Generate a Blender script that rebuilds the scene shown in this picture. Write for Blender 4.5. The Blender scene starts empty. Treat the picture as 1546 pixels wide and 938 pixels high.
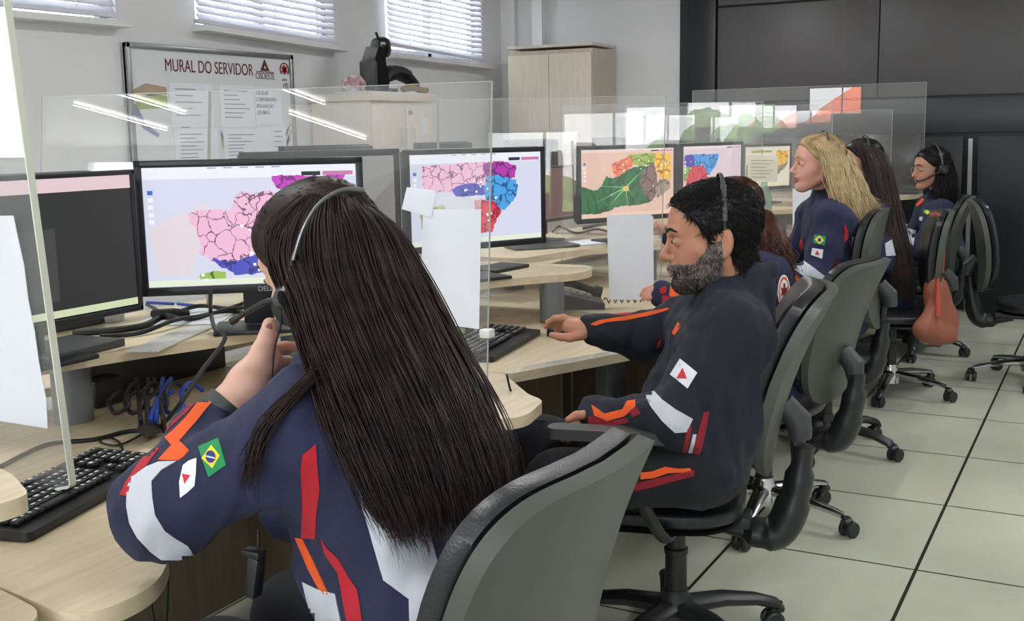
import bpy, bmesh, math, random
import numpy as np
from mathutils import Vector, Matrix
from mathutils.bvhtree import BVHTree
random.seed(7)
rng = np.random.default_rng(7)
SC = bpy.context.scene
COL = SC.collection
PI = math.pi

# ------------------------------------------------------------------ camera, world, lights, exposure
F_PX = 1683.4; YAW, PITCH, ROLL = .49698, .15787, -.01709; CAM_Z = 1.40
def s2l(c):
    return tuple(((v / 12.92) if v <= .04045 else ((v + .055) / 1.055) ** 2.4) for v in c)
def rgb(r, g, b): return s2l((r / 255, g / 255, b / 255)) + (1,)

def cam_axes():
    cy, sy, cp, sp, cr, sr = math.cos(YAW), math.sin(YAW), math.cos(PITCH), math.sin(PITCH), math.cos(ROLL), math.sin(ROLL)
    fwd = np.array([-sy * cp, cy * cp, -sp]); right = np.array([cy, sy, 0.]); up = np.cross(right, fwd)
    return cr * right + sr * up, -sr * right + cr * up, fwd
CR, CU, CF = cam_axes()
CO = np.array([0, 0, CAM_Z])
def W(px, py, d):
    """world point seen at a pixel of the photograph at depth d (metres along the lens axis)"""
    return CO + d * (CF + (px - 773) / F_PX * CR - (py - 469) / F_PX * CU)
def Rdir(px, py): return CF + (px - 773) / F_PX * CR - (py - 469) / F_PX * CU
def atz(px, py, z):
    d = Rdir(px, py); return CO + d * (z - CAM_Z) / d[2]
def aty(px, py, y):
    d = Rdir(px, py); return CO + d * y / d[1]
def atx(px, py, x):
    d = Rdir(px, py); return CO + d * x / d[0]

cam = bpy.data.cameras.new('camera'); camo = bpy.data.objects.new('camera', cam); COL.objects.link(camo)
cam.sensor_fit = 'HORIZONTAL'; cam.sensor_width = 36; cam.lens = 36 * F_PX / 1546; cam.clip_start = .05; cam.clip_end = 200
mw = Matrix.Identity(4)
for i in range(3):
    mw[i][0] = CR[i]; mw[i][1] = CU[i]; mw[i][2] = -CF[i]; mw[i][3] = CO[i]
camo.matrix_world = mw
SC.camera = camo
SC.view_settings.view_transform = 'Standard'; SC.view_settings.look = 'None'
SC.view_settings.gamma = 1; SC.view_settings.use_curve_mapping = False
SC.view_settings.exposure = 0.0

wd = bpy.data.worlds.new('sky'); SC.world = wd; wd.use_nodes = True
wn = wd.node_tree; bg = wn.nodes['Background']; bg.inputs['Strength'].default_value = 13.0
tc = wn.nodes.new('ShaderNodeTexCoord'); sx = wn.nodes.new('ShaderNodeSeparateXYZ'); cr_ = wn.nodes.new('ShaderNodeValToRGB')
wn.links.new(tc.outputs['Generated'], sx.inputs[0]); wn.links.new(sx.outputs['Z'], cr_.inputs[0]); wn.links.new(cr_.outputs[0], bg.inputs['Color'])
cr_.color_ramp.elements[0].position = .0; cr_.color_ramp.elements[0].color = (.8, .82, .84, 1)
cr_.color_ramp.elements[1].position = .6; cr_.color_ramp.elements[1].color = (.8, .9, 1.0, 1)

def area(name, loc, size, power, color=(1, 1, 1), rot=(0, 0, 0), portal=False):
    l = bpy.data.lights.new(name, 'AREA'); l.shape = 'RECTANGLE'; l.size, l.size_y = size; l.energy = power; l.color = color
    o = bpy.data.objects.new(name, l); o.location = loc; o.rotation_euler = rot; COL.objects.link(o)
    if portal: l.cycles.is_portal = True
    return o
# the ceiling's fluorescent tube pairs (the tubes themselves are built with the ceiling)
TUBES = [(-2.6, 1.6), (-2.6, 4.4), (-2.6, 7.2), (.6, 1.6), (.6, 4.4), (.6, 7.2), (.6, -1.6), (-2.6, -1.6), (-6.75, -3.7), (-8.9, -3.1), (-7.95, -2.4), (-6.12, -2.2)]
TUBE_POWER = 26
for x, y in TUBES:
    area('tube_light', (x, y, 2.80), (.03, 1.2), TUBE_POWER * (1.0 if x > -5 else .5), (.985, .99, 1.0))
# daylight coming in through the window openings
BACK_WIN = [(-7.08, -5.77, .85, 1.90), (-5.22, -4.20, 1.60, 2.17), (-2.4, 1.6, .95, 2.2), (-11.6, -9.6, 1.2, 2.75)]  # third opening is unseen, kept for the daylight it lets in
sun = bpy.data.lights.new('sun', 'SUN'); sun.energy = 55; sun.angle = .01; sun.color = (1, .96, .9)
suno = bpy.data.objects.new('sun', sun); suno.rotation_euler = Vector((-.25, -.75, -.8)).to_track_quat('-Z', 'Y').to_euler(); COL.objects.link(suno)
SIDE_WIN = [(2.9, 4.62, 2.02, 2.8), (5.24, 6.62, 2.05, 2.8), (7.27, 8.74, 2.02, 2.8)]
for x0, x1, z0, z1 in BACK_WIN:
    area('portal', ((x0 + x1) / 2, -5.02, (z0 + z1) / 2), (x1 - x0, z1 - z0), 1, rot=(PI / 2, 0, 0), portal=True)

# ------------------------------------------------------------------ materials
def newmat(name):
    m = bpy.data.materials.new(name); m.use_nodes = True
    nt = m.node_tree; b = nt.nodes['Principled BSDF']; return m, nt, b
def N(nt, t, **kw):
    n = nt.nodes.new(t)
    for k, v in kw.items():
        if k in n.inputs: n.inputs[k].default_value = v
        else: setattr(n, k, v)
    return n
def mat(name, col, rough=.5, metal=0., spec=.5, noise=0., nscale=20., bump=0., bscale=80., stretch=(1, 1, 1), coat=0., sheen=0., col2=None, emit=0., detail=3):
    m, nt, b = newmat(name); c = rgb(*col) if max(col) > 1.01 else tuple(col) + (1,)
    b.inputs['Base Color'].default_value = c; b.inputs['Roughness'].default_value = rough
    b.inputs['Metallic'].default_value = metal; b.inputs['Specular IOR Level'].default_value = spec
    b.inputs['Coat Weight'].default_value = coat; b.inputs['Sheen Weight'].default_value = sheen
    if emit: b.inputs['Emission Color'].default_value = c; b.inputs['Emission Strength'].default_value = emit
    t = N(nt, 'ShaderNodeTexCoord'); mp = N(nt, 'ShaderNodeMapping'); mp.inputs['Scale'].default_value = stretch
    nt.links.new(t.outputs['Object'], mp.inputs['Vector'])
    if noise or col2:
        nz = N(nt, 'ShaderNodeTexNoise', Scale=nscale, Detail=detail); nt.links.new(mp.outputs[0], nz.inputs['Vector'])
        mx = N(nt, 'ShaderNodeMix', data_type='RGBA')
        mr = N(nt, 'ShaderNodeMapRange'); mr.inputs['From Min'].default_value = .3; mr.inputs['From Max'].default_value = .7
        nt.links.new(nz.outputs['Fac'], mr.inputs['Value']); nt.links.new(mr.outputs[0], mx.inputs['Factor'])
        c2 = rgb(*col2) if col2 else tuple(v * (1 - noise) for v in c[:3]) + (1,)
        mx.inputs['A'].default_value = c; mx.inputs['B'].default_value = c2
        nt.links.new(mx.outputs['Result'], b.inputs['Base Color'])
    if bump:
        nb = N(nt, 'ShaderNodeTexNoise', Scale=bscale, Detail=3); nt.links.new(mp.outputs[0], nb.inputs['Vector'])
        bp = N(nt, 'ShaderNodeBump', Strength=bump, Distance=.01); nt.links.new(nb.outputs['Fac'], bp.inputs['Height'])
        nt.links.new(bp.outputs[0], b.inputs['Normal'])
    return m
def emis(name, col, strength=1.):
    m, nt, b = newmat(name); b.inputs['Base Color'].default_value = (.02, .02, .02, 1); b.inputs['Roughness'].default_value = .35
    b.inputs['Emission Color'].default_value = rgb(*col); b.inputs['Emission Strength'].default_value = strength
    return m
def cells(name, col, line, scale=14., strength=1., width=.05):
    """a lit map region divided by dark municipal borders"""
    m = emis(name, col, strength); nt = m.node_tree; b = nt.nodes['Principled BSDF']
    t = N(nt, 'ShaderNodeTexCoord'); nz = N(nt, 'ShaderNodeTexNoise', Scale=40., Detail=2)
    ad = N(nt, 'ShaderNodeMix', data_type='RGBA'); ad.inputs['Factor'].default_value = .035
    nt.links.new(t.outputs['Object'], nz.inputs['Vector']); nt.links.new(t.outputs['Object'], ad.inputs['A']); nt.links.new(nz.outputs['Color'], ad.inputs['B'])
    v = N(nt, 'ShaderNodeTexVoronoi', feature='DISTANCE_TO_EDGE', Scale=scale); nt.links.new(ad.outputs['Result'], v.inputs['Vector'])
    g = N(nt, 'ShaderNodeMath', operation='GREATER_THAN'); g.inputs[1].default_value = width; nt.links.new(v.outputs['Distance'], g.inputs[0])
    mx = N(nt, 'ShaderNodeMix', data_type='RGBA'); mx.inputs['A'].default_value = rgb(*line); mx.inputs['B'].default_value = rgb(*col)
    nt.links.new(g.outputs[0], mx.inputs['Factor']); nt.links.new(mx.outputs['Result'], b.inputs['Emission Color'])
    return m
def glass(name, haze=.05, tint=(1, 1, 1), ior=1.5):
    m, nt, b = newmat(name); nt.nodes.remove(b); out = nt.nodes['Material Output']
    tr = N(nt, 'ShaderNodeBsdfTransparent'); tr.inputs[0].default_value = tint + (1,)
    gl = N(nt, 'ShaderNodeBsdfGlossy'); gl.inputs['Roughness'].default_value = 0.0
    df = N(nt, 'ShaderNodeBsdfDiffuse'); df.inputs[0].default_value = (.85, .87, .88, 1)
    fr = N(nt, 'ShaderNodeFresnel'); ge = N(nt, 'ShaderNodeNewGeometry'); im = N(nt, 'ShaderNodeMapRange')   # the same outside index on both faces of the sheet
    im.inputs['To Min'].default_value = ior; im.inputs['To Max'].default_value = 1 / ior; nt.links.new(ge.outputs['Backfacing'], im.inputs['Value']); nt.links.new(im.outputs[0], fr.inputs['IOR'])
    m1 = N(nt, 'ShaderNodeMixShader'); m2 = N(nt, 'ShaderNodeMixShader')
    t = N(nt, 'ShaderNodeTexCoord'); nz = N(nt, 'ShaderNodeTexNoise', Scale=3., Detail=4); nt.links.new(t.outputs['Object'], nz.inputs[0])
    mr = N(nt, 'ShaderNodeMapRange'); mr.inputs['To Min'].default_value = haze * .5; mr.inputs['To Max'].default_value = haze * 1.5
    nt.links.new(nz.outputs['Fac'], mr.inputs['Value']); nt.links.new(mr.outputs[0], m1.inputs[0])
    nt.links.new(tr.outputs[0], m1.inputs[1]); nt.links.new(df.outputs[0], m1.inputs[2])
    nt.links.new(fr.outputs[0], m2.inputs[0]); nt.links.new(m1.outputs[0], m2.inputs[1]); nt.links.new(gl.outputs[0], m2.inputs[2])
    nt.links.new(m2.outputs[0], out.inputs[0]); return m
def wood(name, a, bcol, rough=.45, stretch=(1, 14, 14), scale=3.):
    m = mat(name, a, rough, col2=bcol, nscale=scale, stretch=stretch, detail=6); return m

M = {}
M['wall'] = mat('wall_paint', (222, 223, 226), .8, noise=.05, nscale=2, bump=.05, bscale=60)
M['wall_far'] = mat('wall_paint_far', (212, 214, 218), .8, noise=.04, nscale=2)
M['ceiling'] = mat('ceiling_paint', (225, 226, 226), .9, noise=.02)
M['laminate'] = wood('pale_laminate', (217, 202, 174), (199, 182, 152), .4, (14, 1.2, 14), 4)
M['laminate_edge'] = wood('pale_laminate_edge', (214, 199, 172), (192, 174, 146), .4, (10, 1, 40), 6)
M['cab'] = wood('greyed_laminate', (212, 202, 191), (200, 189, 177), .5, (20, 20, 1.5), 4)
M['cab_dark'] = wood('dim_laminate', (196, 184, 170), (180, 168, 154), .5, (20, 20, 1.5), 4)
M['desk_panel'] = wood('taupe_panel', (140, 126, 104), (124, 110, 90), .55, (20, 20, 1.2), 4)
M['grey_metal'] = mat('grey_metal', (112, 116, 120), .45, .2, noise=.05)
M['alu'] = mat('aluminium', (150, 152, 155), .35, .8)
M['chrome'] = mat('chrome', (205, 207, 210), .14, 1.)
M['black_plastic'] = mat('black_plastic', (24, 25, 28), .42, bump=.03, bscale=400)
M['black_gloss'] = mat('black_gloss', (14, 15, 18), .2)
M['bezel'] = mat('monitor_bezel', (26, 28, 36), .35)
M['dark_grey'] = mat('dark_grey_plastic', (60, 63, 64), .5, noise=.06)
M['shell'] = mat('chair_shell', (73, 77, 71), .42, noise=.1, nscale=8, bump=.04, bscale=300)
M['leather'] = mat('black_leatherette', (30, 32, 38), .33, bump=.12, bscale=260, noise=.2, nscale=9)
M['chair_black'] = mat('chair_black_plastic', (31, 33, 35), .4)
M['paper'] = mat('paper', (226, 230, 240), .8, noise=.02)
M['paper_dim'] = mat('paper_dim', (205, 209, 216), .8, noise=.03)
M['blue_plastic'] = mat('blue_plastic', (20, 60, 150), .4)
M['rubber'] = mat('black_cable', (18, 19, 22), .5)
M['blind'] = mat('blind_slat', (206, 208, 220), .4, .15)
M['glass'] = glass('acrylic_sheet', .045)
M['acrylic_edge'] = mat('acrylic_edge', (214, 218, 206), .3, emit=.0)  # pale colour stands in for the glow of the sheet's edge
M['acrylic_edge_thin'] = mat('acrylic_edge_thin', (176, 182, 176), .3)  # same edge glow put into the colour, fainter
M['black_panel'] = mat('black_panel', (30, 32, 38), .38, spec=.4, noise=.1, nscale=5)
M['video'] = mat('video_screen', (85, 83, 86), .45, spec=.35, noise=.05, nscale=40)
M['band'] = mat('slate_panel', (56, 58, 66), .4, spec=.4)
M['white_plastic'] = mat('white_plastic', (225, 226, 224), .4)
M['board'] = mat('board_white', (214, 217, 222), .35)
M['maroon'] = mat('maroon_ink', (92, 20, 40), .6)
M['ink'] = mat('dark_ink', (46, 42, 52), .7)
M['ink_soft'] = mat('pale_ink', (120, 120, 128), .7)
M['silver'] = mat('silver', (190, 192, 196), .3, .7)

# ------------------------------------------------------------------ mesh helpers
def link(o, parent=None):
    COL.objects.link(o)
    if parent is not None:
        o.parent = parent
    return o
def tag(o, label=None, cat=None, group=None, kind=None):
    if label: o['label'] = label
    if cat: o['category'] = cat
    if group: o['group'] = group
    if kind: o['kind'] = kind
    return o
def thing(name, label, cat, loc=(0, 0, 0), rz=0, group=None):
    o = bpy.data.objects.new(name, None); o.empty_display_size = .05; o.location = loc; o.rotation_euler = (0, 0, rz); COL.objects.link(o)
    return tag(o, label, cat, group)
class MB:
    def __init__(s): s.v = []; s.f = []; s.m = []; s.mi = 0
    def add(s, vs, fs):
        b = len(s.v); s.v += [tuple(map(float, p)) for p in vs]; s.f += [tuple(i + b for i in f) for f in fs]; s.m += [s.mi] * len(fs); return s
    def box(s, c, d, R=None, bev=0):
        x, y, z = [k / 2 for k in d]
        if bev:
            bm = bmesh.new(); bmesh.ops.create_cube(bm, size=1)
            for v in bm.verts: v.co = Vector((v.co.x * d[0], v.co.y * d[1], v.co.z * d[2]))
            bmesh.ops.bevel(bm, geom=bm.edges[:], offset=min(bev, min(d) * .45), segments=2, affect='EDGES', profile=.5)
            vs = [v.co.copy() for v in bm.verts]; fs = [tuple(l.vert.index for l in f.loops) for f in bm.faces]; bm.free()
        else:
            vs = [Vector((i * x, j * y, k * z)) for i in (-1, 1) for j in (-1, 1) for k in (-1, 1)]
            fs = [(0, 1, 3, 2), (4, 6, 7, 5), (0, 4, 5, 1), (2, 3, 7, 6), (0, 2, 6, 4), (1, 5, 7, 3)]
        if R is not None: vs = [R @ v for v in vs]
        return s.add([v + Vector(c) for v in vs], fs)
    def tube(s, pts, r, n=10, cap=True, flat=1.0, up=None):
        pts = [Vector(tuple(map(float, p))) for p in pts]; k = len(pts)
        rs = r if hasattr(r, '__len__') else [r] * k
        vs = []; prev = None
        for i, p in enumerate(pts):
            t = (pts[min(i + 1, k - 1)] - pts[max(i - 1, 0)])
            if t.length < 1e-9: t = Vector((0, 0, 1))
            t.normalize()
            if prev is None:
                a = Vector(up) if up is not None else (Vector((0, 0, 1)) if abs(t.z) < .9 else Vector((1, 0, 0)))
                u = (a - t * a.dot(t)).normalized()
            else:
                u = prev - t * prev.dot(t)
                u = u.normalized() if u.length > 1e-6 else t.orthogonal().normalized()
            prev = u; w = t.cross(u)
            for j in range(n):
                an = 2 * PI * j / n
                vs.append(p + (u * math.cos(an) * flat + w * math.sin(an)) * rs[i])
        fs = [(i * n + j, i * n + (j + 1) % n, (i + 1) * n + (j + 1) % n, (i + 1) * n + j) for i in range(k - 1) for j in range(n)]
        if cap: fs += [tuple(range(n - 1, -1, -1)), tuple((k - 1) * n + j for j in range(n))]
        return s.add(vs, fs)
    def lathe(s, prof, c=(0, 0, 0), n=24, R=None):
        vs = []
        for r, z in prof:
            for j in range(n):
                a = 2 * PI * j / n; v = Vector((r * math.cos(a), r * math.sin(a), z))
                if R is not None: v = R @ v
                vs.append(v + Vector(c))
        k = len(prof)
        fs = [(i * n + j, i * n + (j + 1) % n, (i + 1) * n + (j + 1) % n, (i + 1) * n + j) for i in range(k - 1) for j in range(n)]
        fs += [tuple(range(n - 1, -1, -1)), tuple((k - 1) * n + j for j in range(n))]
        return s.add(vs, fs)
    def prism(s, poly, z0, z1, f=None):
        """polygon in the plane, extruded; f maps (a,b,c) to a point"""
        n = len(poly); g = f or (lambda a, b, c: (a, b, c))
        vs = [g(a, b, z0) for a, b in poly] + [g(a, b, z1) for a, b in poly]
        fs = [tuple(range(n - 1, -1, -1)), tuple(range(n, 2 * n))] + [(i, (i + 1) % n, n + (i + 1) % n, n + i) for i in range(n)]
        return s.add(vs, fs)
    def build(s, name, m, parent=None, smooth=True, angle=35):
        me = bpy.data.meshes.new(name); me.from_pydata(s.v, [], s.f); me.update()
        ms = m if isinstance(m, (list, tuple)) else [m]
        for k in ms: me.materials.append(k)
        if len(ms) > 1: me.polygons.foreach_set('material_index', s.m)
        bm = bmesh.new(); bm.from_mesh(me); bmesh.ops.recalc_face_normals(bm, faces=bm.faces)
        if smooth:
            ca = math.radians(angle)
            for f in bm.faces: f.smooth = True
            for e in bm.edges:
                if len(e.link_faces) == 2 and e.calc_face_angle(0) > ca: e.smooth = False
        bm.to_mesh(me); bm.free()
        o = bpy.data.objects.new(name, me); return link(o, parent)
def struct(name, mb, m, parent=None, smooth=True):
    o = mb.build(name, m, parent, smooth)
    if parent is None: o['kind'] = 'structure'
    return o
def copy_tree(o, parent=None):
    c = o.copy(); COL.objects.link(c)
    if parent is not None: c.parent = parent
    for ch in list(o.children): copy_tree(ch, c)
    return c
def rounded(poly, r=.03, seg=6):
    """round the corners of a polygon; r may be per-corner"""
    out = []; n = len(poly)
    for i in range(n):
        p = np.array(poly[i], float); a = np.array(poly[i - 1], float); b = np.array(poly[(i + 1) % n], float)
        ri = r[i] if hasattr(r, '__len__') else r
        if ri <= 0: out.append(tuple(p)); continue
        da = (a - p); db = (b - p); la = np.linalg.norm(da); lb = np.linalg.norm(db); k = min(ri, la * .48, lb * .48)
        p0 = p + da / la * k; p1 = p + db / lb * k
        for t in np.linspace(0, 1, seg + 1): out.append(tuple((1 - t) ** 2 * p0 + 2 * t * (1 - t) * p + t * t * p1))
    return out
def spline(pts, m=8):
    P = [np.array(p, float) for p in pts]; out = []
    for i in range(len(P) - 1):
        p0 = P[max(i - 1, 0)]; p1 = P[i]; p2 = P[i + 1]; p3 = P[min(i + 2, len(P) - 1)]
        for t in np.linspace(0, 1, m, endpoint=False):
            out.append(.5 * ((2 * p1) + (-p0 + p2) * t + (2 * p0 - 5 * p1 + 4 * p2 - p3) * t * t + (-p0 + 3 * p1 - 3 * p2 + p3) * t ** 3))
    out.append(P[-1]); return out
def text(body, size, mtl, parent, loc, rot, name='lettering', align='LEFT', extrude=.0006, sx=1.):
    cu = bpy.data.curves.new(name, 'FONT'); cu.body = body; cu.size = size; cu.extrude = extrude; cu.align_x = align
    tmp = bpy.data.objects.new(name, cu); COL.objects.link(tmp); bpy.context.view_layer.update()
    me = bpy.data.meshes.new_from_object(tmp.evaluated_get(bpy.context.evaluated_depsgraph_get())); COL.objects.unlink(tmp); bpy.data.objects.remove(tmp)
    me.materials.clear(); me.materials.append(mtl)
    o = bpy.data.objects.new(name, me); o.location = loc; o.rotation_euler = rot; o.scale = (sx, 1, 1)
    return link(o, parent)

# ------------------------------------------------------------------ the room
XL, YF, ZC = -5.0, 9.15, 2.9
def floor_mat():
    m, nt, b = newmat('floor_tiles'); t = N(nt, 'ShaderNodeTexCoord'); s = N(nt, 'ShaderNodeSeparateXYZ'); nt.links.new(t.outputs['Object'], s.inputs[0])
    def line(axis, off, pitch, w):
        a = N(nt, 'ShaderNodeMath', operation='SUBTRACT'); a.inputs[1].default_value = off - pitch * 40 ; nt.links.new(s.outputs[axis], a.inputs[0])
        d = N(nt, 'ShaderNodeMath', operation='DIVIDE'); d.inputs[1].default_value = pitch; nt.links.new(a.outputs[0], d.inputs[0])
        f = N(nt, 'ShaderNodeMath', operation='FRACT'); nt.links.new(d.outputs[0], f.inputs[0])
        h = N(nt, 'ShaderNodeMath', operation='PINGPONG'); h.inputs[1].default_value = .5; nt.links.new(f.outputs[0], h.inputs[0])
        l = N(nt, 'ShaderNodeMath', operation='LESS_THAN'); l.inputs[1].default_value = w / pitch / 2; nt.links.new(h.outputs[0], l.inputs[0])
        return l, d
    lx, dx = line('X', -.492, .598, .011); ly, dy = line('Y', 3.582, .690, .009)
    mx = N(nt, 'ShaderNodeMath', operation='MAXIMUM'); nt.links.new(lx.outputs[0], mx.inputs[0]); nt.links.new(ly.outputs[0], mx.inputs[1])
    n1 = N(nt, 'ShaderNodeTexNoise', Scale=1.3, Detail=5); nt.links.new(t.outputs['Object'], n1.inputs[0])
    n2 = N(nt, 'ShaderNodeTexNoise', Scale=30., Detail=4); nt.links.new(t.outputs['Object'], n2.inputs[0])
    r1 = N(nt, 'ShaderNodeMapRange'); r1.inputs[1].default_value = .35; r1.inputs[2].default_value = .75; nt.links.new(n1.outputs[0], r1.inputs[0])
    c1 = N(nt, 'ShaderNodeMix', data_type='RGBA'); c1.inputs['A'].default_value = rgb(205, 208, 190); c1.inputs['B'].default_value = rgb(187, 190, 173); nt.links.new(r1.outputs[0], c1.inputs['Factor'])
    c2 = N(nt, 'ShaderNodeMix', data_type='RGBA', blend_type='MULTIPLY'); c2.inputs['Factor'].default_value = .12; nt.links.new(c1.outputs['Result'], c2.inputs['A']); nt.links.new(n2.outputs['Color'], c2.inputs['B'])
    c3 = N(nt, 'ShaderNodeMix', data_type='RGBA'); c3.inputs['B'].default_value = rgb(48, 44, 38); nt.links.new(c2.outputs['Result'], c3.inputs['A']); nt.links.new(mx.outputs[0], c3.inputs['Factor'])
    nt.links.new(c3.outputs['Result'], b.inputs['Base Color']); b.inputs['Roughness'].default_value = .33; b.inputs['Specular IOR Level'].default_value = .35
    return m
struct('floor', MB().box((-4.6, 2.1, -.05), (15.4, 14.4, .1)), floor_mat(), smooth=False)
struct('ceiling', MB().box((-4.6, 2.1, ZC + .05), (15.4, 14.4, .1)), M['ceiling'], smooth=False)
struct('wall_right', MB().box((3.05, 2.1, ZC / 2), (.1, 14.4, ZC)), M['wall'], smooth=False)
struct('wall_far', MB().box((-1., YF + .06, ZC / 2), (8.2, .1, ZC)), M['wall_far'], smooth=False)
def wall_with_holes(name, axis, pos, lo, hi, holes, thick=.14):
    """solid wall along an axis, cut round its window openings"""
    b = MB(); cuts = sorted(holes)
    def blk(a0, a1, z0, z1):
        if a1 - a0 < 1e-4 or z1 - z0 < 1e-4: return
        c = ((a0 + a1) / 2, (z0 + z1) / 2); d = (a1 - a0, z1 - z0)
        if axis == 'y': b.box((pos - thick / 2, c[0], c[1]), (thick, d[0], d[1]))
        else: b.box((c[0], pos - thick / 2, c[1]), (d[0], thick, d[1]))
    a = lo
    for a0, a1, z0, z1 in cuts:
        blk(a, a0, 0, ZC); blk(a0, a1, 0, z0); blk(a0, a1, z1, ZC); a = a1
    blk(a, hi, 0, ZC); return struct(name, b, M['wall'], smooth=False)
wall_with_holes('wall_left', 'y', XL, .9, YF + .1, SIDE_WIN)
wall_with_holes('wall_back', 'x', -5.0, -12.2, 3.1, BACK_WIN)
struct('wall_side', MB().box((-8.6, .95, ZC / 2), (7.2, .1, ZC)).box((-12.15, -2, ZC / 2), (.1, 6, ZC)), M['wall'], smooth=False)
# shallow pier left of the tall cabinet
struct('trim_1', MB().box((-4.62, YF - .03, ZC / 2), (.1, .1, ZC)).box((-4.93, YF - .02, ZC / 2), (.14, .06, ZC)), M['wall'], smooth=False)
k = 0
for x0, x1, z0, z1 in BACK_WIN:
    k += 1; b = MB(); w = .04
    b.box(((x0 + x1) / 2, -5.03, z0 + w / 2), (x1 - x0, .05, w)).box(((x0 + x1) / 2, -5.03, z1 - w / 2), (x1 - x0, .05, w))
    for x in (x0 + w / 2, x0 + (x1 - x0) * .63, x1 - w / 2): b.box((x, -5.03, (z0 + z1) / 2), (w if x != x0 + (x1 - x0) * .63 else .02, .05, z1 - z0))
    struct('window_%d' % k, b, M['alu'], smooth=False)
# tubes under the ceiling
M['tube'] = emis('tube_glow', (255, 252, 245), 9.)
for x, y in TUBES:
    t = thing('ceiling_lamp', 'white twin fluorescent lamp fixed under the ceiling', 'ceiling lamp', (x, y, 0), group='ceiling lamps over the control room')
    MB().box((0, 0, 2.87), (.2, 1.3, .05)).build('housing', M['white_plastic'], t)
    for dx in ((-.05, .05) if x > -5 else (0,)): MB().tube([(dx, -.6, 2.83), (dx, .6, 2.83)], .013).build('tube', M['tube'], t)

# left wall windows: recess, sill, blind
for i, (y0, y1, z0, z1) in enumerate(SIDE_WIN):
    b = MB(); w = .05
    b.box((XL - .1, (y0 + y1) / 2, z0 + w / 2), (.05, y1 - y0, w)).box((XL - .1, (y0 + y1) / 2, z1 - w / 2), (.05, y1 - y0, w))
    for y in (y0 + w / 2, (y0 + y1) / 2, y1 - w / 2): b.box((XL - .1, y, (z0 + z1) / 2), (.05, w, z1 - z0))
    struct('window_%d' % (5 + i), b, M['alu'], smooth=False)
def blind(pl, pr, y0, y1, label):
    """venetian blind hanging slightly askew; pl / pr = bottom corners on the wall"""
    t = thing('venetian_blind', label, 'window blind', (XL + .05, y0, 0), group=None)
    L = y1 - y0; zl, zr = pl, pr; top = 2.88; n = int((top - zl - .06) / .041)
    sag = (zr - zl)
    sl = MB(); 
    for q in range(n):
        f = q / n; z = zl + .056 + q * .041; s = sag * (1 - f) * .9
        R = Matrix.Rotation(math.atan2(s, L), 3, 'X') @ Matrix.Rotation(math.radians(55), 3, 'Y')
        sl.box((0, L / 2, z + s / 2), (.05, L, .0016), R)
    sl.build('slats', M['blind'], t, smooth=False)
    R = Matrix.Rotation(math.atan2(sag, L), 3, 'X')
    MB().box((0, L / 2, zl + .03 + sag / 2), (.05, L + .01, .022), R).build('bottom_rail', M['blind'], t)
    for fy in (.18, .5, .82): MB().tube([(.028, L * fy, zl + .03 + sag * fy), (.028, L * fy, 2.85)], .0025, 5).build('ladder_cord', M['white_plastic'], t)
blind(2.045, 2.05, 3.0, 4.56, 'partly visible grey venetian blind at the far left edge of the picture')
blind(2.072, 2.012, 5.2, 6.57, 'grey venetian blind hanging askew above the notice board')
blind(2.055, 1.997, 7.22, 8.68, 'grey venetian blind above the coffee maker on the cabinet')
for i, (y0, y1, za, zb) in enumerate(((2.95, 4.62, 2.02, 2.035), (5.2, 6.62, 2.06, 2.01), (7.24, 8.76, 2.0, 1.975))):
    R = Matrix.Rotation(math.atan2(zb - za, y1 - y0), 3, 'X')
    struct('trim_%d' % (2 + i), MB().box((XL + .06, (y0 + y1) / 2, (za + zb) / 2 - .0), (.13, y1 - y0, .035), R), M['wall'], smooth=False)

# outside: trees, a tiled roof and a neighbouring wall seen mirrored in the acrylic
M['leaf'] = mat('foliage', (96, 124, 70), .7, col2=(50, 72, 40), nscale=4, bump=1., bscale=9)
M['roof_tile'] = mat('roof_tile', (196, 104, 74), .7, noise=.3, nscale=12)
M['stucco'] = mat('stucco', (226, 220, 210), .8, noise=.1)
def tree(x, y, z, r, label):
    b = MB(); bm = bmesh.new(); bmesh.ops.create_icosphere(bm, subdivisions=4, radius=1)
    pts = np.array([v.co[:] for v in bm.verts]); fs = [tuple(v.index for v in f.verts) for f in bm.faces]; bm.free()
    ph = rng.uniform(0, 6, 3)
    d = 1 + .13 * np.sin(pts @ np.array([5, 3, 2]) + ph[0]) * np.cos(pts @ np.array([1, 6, 3]) + ph[1]) + .08 * np.sin(pts @ np.array([13, 9, 11]) + ph[2])
    pts = pts * d[:, None] * r * np.array([1.1, .9, 1]); b.add(pts, fs)
    t = thing('tree', label, 'tree', (x, y, 0)); o = b.build('foliage', M['leaf'], t); o.location = (0, 0, z)
    MB().tube([(0, 0, 0), (0, 0, z)], .12).build('trunk', M['desk_panel'], t)
for i, (x, y, z, r) in enumerate([(-11.2, -14, .2, 1.35), (-14.8, -15.5, .3, 1.5), (-8.6, -15.5, .9, 1.25)]):
    tree(x, y, z, r, ['low round tree outside the back window', 'broad tree outside the back window, furthest from the tiled roof', 'tree outside beside the tiled roof'][i])
t = thing('house', 'neighbouring house with an orange tiled roof outside', 'house', (-6.0, -17, 0))
MB().box((0, 0, .9), (3.0, 2, 1.8)).build('wall', M['stucco'], t); MB().prism([(-1.7, 1.8), (1.7, 1.8), (0, 2.9)], -1.2, 1.2, lambda a, b, c: (a, c, b)).build('roof', M['roof_tile'], t)
struct('trim_9', MB().box((-6, -15, -.06), (30, 19, .1)), M['stucco'], smooth=False)

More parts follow.
